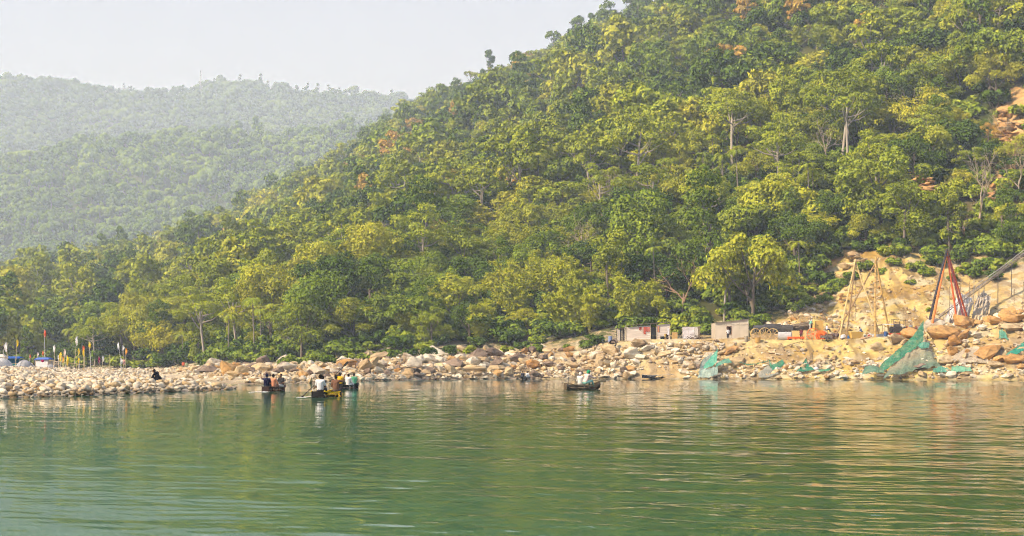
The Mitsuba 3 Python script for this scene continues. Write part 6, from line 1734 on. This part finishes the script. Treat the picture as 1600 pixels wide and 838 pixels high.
# ------------------------------------------------------------------ trees that stand out, cliffs in the forest, bushes on the cut slope
def hero(group, u, v, Y, s, label, kind='broadleaf_tree', cat='tree', rot=0, sz=1.0, dz=0.0, lean=0):
    Y = Y if Y > 0 else float(np.interp(u, COLS[:, 0], COLS[:, 6])) + Y
    q = at(u, v, Y); q[2] = float(gz(q[0], q[1])) - .4 + dz
    key = numbered(kind)
    scene[key] = place(group, q[0], q[1], q[2], s, rot, sz, lean)
    tag(key, label, cat)
for h_ in HEROES: hero(*h_)

def outcrop(label, u, v, w, h, seed, Y=None, n=16, bsdf='rock_orange'):
    key = thing('rock_outcrop', label, 'cliff')
    rr = np.random.default_rng(seed)
    c0 = hit(u, v + h / 2, 225) if Y is None else on(u, Y)
    W, H = w * c0[1] / F, h * c0[1] / F
    z = -.6
    while z < H:
        th_ = rr.uniform(.25, 1.0)
        x = -W / 2 + rr.uniform(0, .8)
        x1 = W / 2 * (1 - .6 * max(0, z) / H) * rr.uniform(.55, 1.1)
        x = -x1 + rr.uniform(0, .6)
        while x < x1:
            ln = rr.uniform(.7, 3.4)
            if rr.random() < .12: x += ln * .6; continue
            pts = unit(rr.normal(size=(16, 3))) * rr.uniform(.8, 1.1, (16, 1)) * [ln * .62, 1.3, th_ * .72]
            m = m3.Manifold.hull_points(pts).rotate([float(rr.normal(0, 8)), float(rr.normal(0, 8)), float(rr.normal(0, 16))]).to_mesh()
            tm = trimesh.Trimesh(m.vert_properties[:, :3], m.tri_verts)
            v_ = np.array(tm.vertices) + c0 + [x + ln / 2, z * .9 + rr.uniform(-.9, .4), z + th_ / 2]
            pk = part(key, 'slab')
            scene[pk] = mikit.ply((v_, np.array(tm.faces)), bsdf if rr.random() < .8 else 'rock_tan', False, uv=np.tile([[rr.random(), rr.random()]], (len(v_), 1)))
            x += ln * .95
        z += th_ * .96
for o_ in OUTCROPS: outcrop(*o_)
rng = np.random.default_rng(91)
EDGE = [(1432, 424, 1.0), (1448, 432, .8), (1310, 452, 1.0), (1300, 462, 1.1), (1330, 440, .9), (1352, 424, .9), (1462, 418, .9), (1422, 446, .5), (1508, 428, 1.0), (1522, 436, 1.1), (1540, 424, 1.2), (1552, 440, .9), (1568, 426, 1.2), (1500, 412, 1.2), (1398, 416, .8), (1376, 430, .6), (1287, 474, .8), (1262, 478, .8), (1240, 488, .9), (1452, 488, .35), (1488, 440, .7),
        (815, 548, .8), (792, 552, .7), (836, 552, .8), (705, 556, .9), (730, 553, .8), (668, 558, .8), (640, 560, .8), (610, 562, .9), (575, 566, .9), (548, 566, .8), (512, 570, .8), (478, 570, .9), (450, 573, .9), (885, 548, .6), (930, 540, .9), (918, 545, .8), (1060, 524, .8), (1108, 524, 1.1), (1094, 522, 1.0), (1178, 516, .9), (1190, 508, 1.0)]
for u, v, s in EDGE:
    q = hit(u, v, 190)
    key = numbered('shrub')
    scene[key] = place(SHRUBS[rng.integers(0, 4)], q[0], q[1], q[2] - .15, s, rng.uniform(0, 360))
    near_ = min(MARKS, key=lambda m: abs(m[0] - u))[1]
    lab = f'low green shrub on the yellow cut slope above {near_}' if u > 1230 else f'low green shrub growing at the back of {near_}' if u > 900 else f'low green shrub at the top of the bank behind {near_}'
    lab += ', upper one' if v < 430 and u > 1230 else ''
    tag(key, lab, 'shrub', lab.replace('shrub', 'shrubs'))

# ------------------------------------------------------------------ the river's surface and the air
n_, m_ = len(WY), len(WT)
i_, j_ = np.meshgrid(np.arange(n_ - 1), np.arange(m_ - 1), indexing='ij')
a_ = i_ * m_ + j_
wf = np.stack([a_, a_ + 1, a_ + m_ + 1, a_ + m_], -1).reshape(-1, 4)
wv = wv.reshape(-1, 3)
far_ = np.array([[-9000, -3000, -.12], [9000, -3000, -.12], [9000, 9000, -.12], [-9000, 9000, -.12]], float)
wf = np.vstack([wf, [[len(wv), len(wv) + 1, len(wv) + 2, len(wv) + 3]]])
scene['river'] = mikit.ply((np.vstack([wv, far_]), wf), 'water', True)
tag('river', 'calm green river with fine ripples', None, None, 'structure')
scene['haze'] = {'type': 'cube', 'to_world': T().translate([0, 1900, 455]).scale([3600, 2700, 460]), 'bsdf': {'type': 'null'}, 'interior': ref('haze_air')}
tag('haze', 'thin pale haze over the valley', None, None, 'stuff')
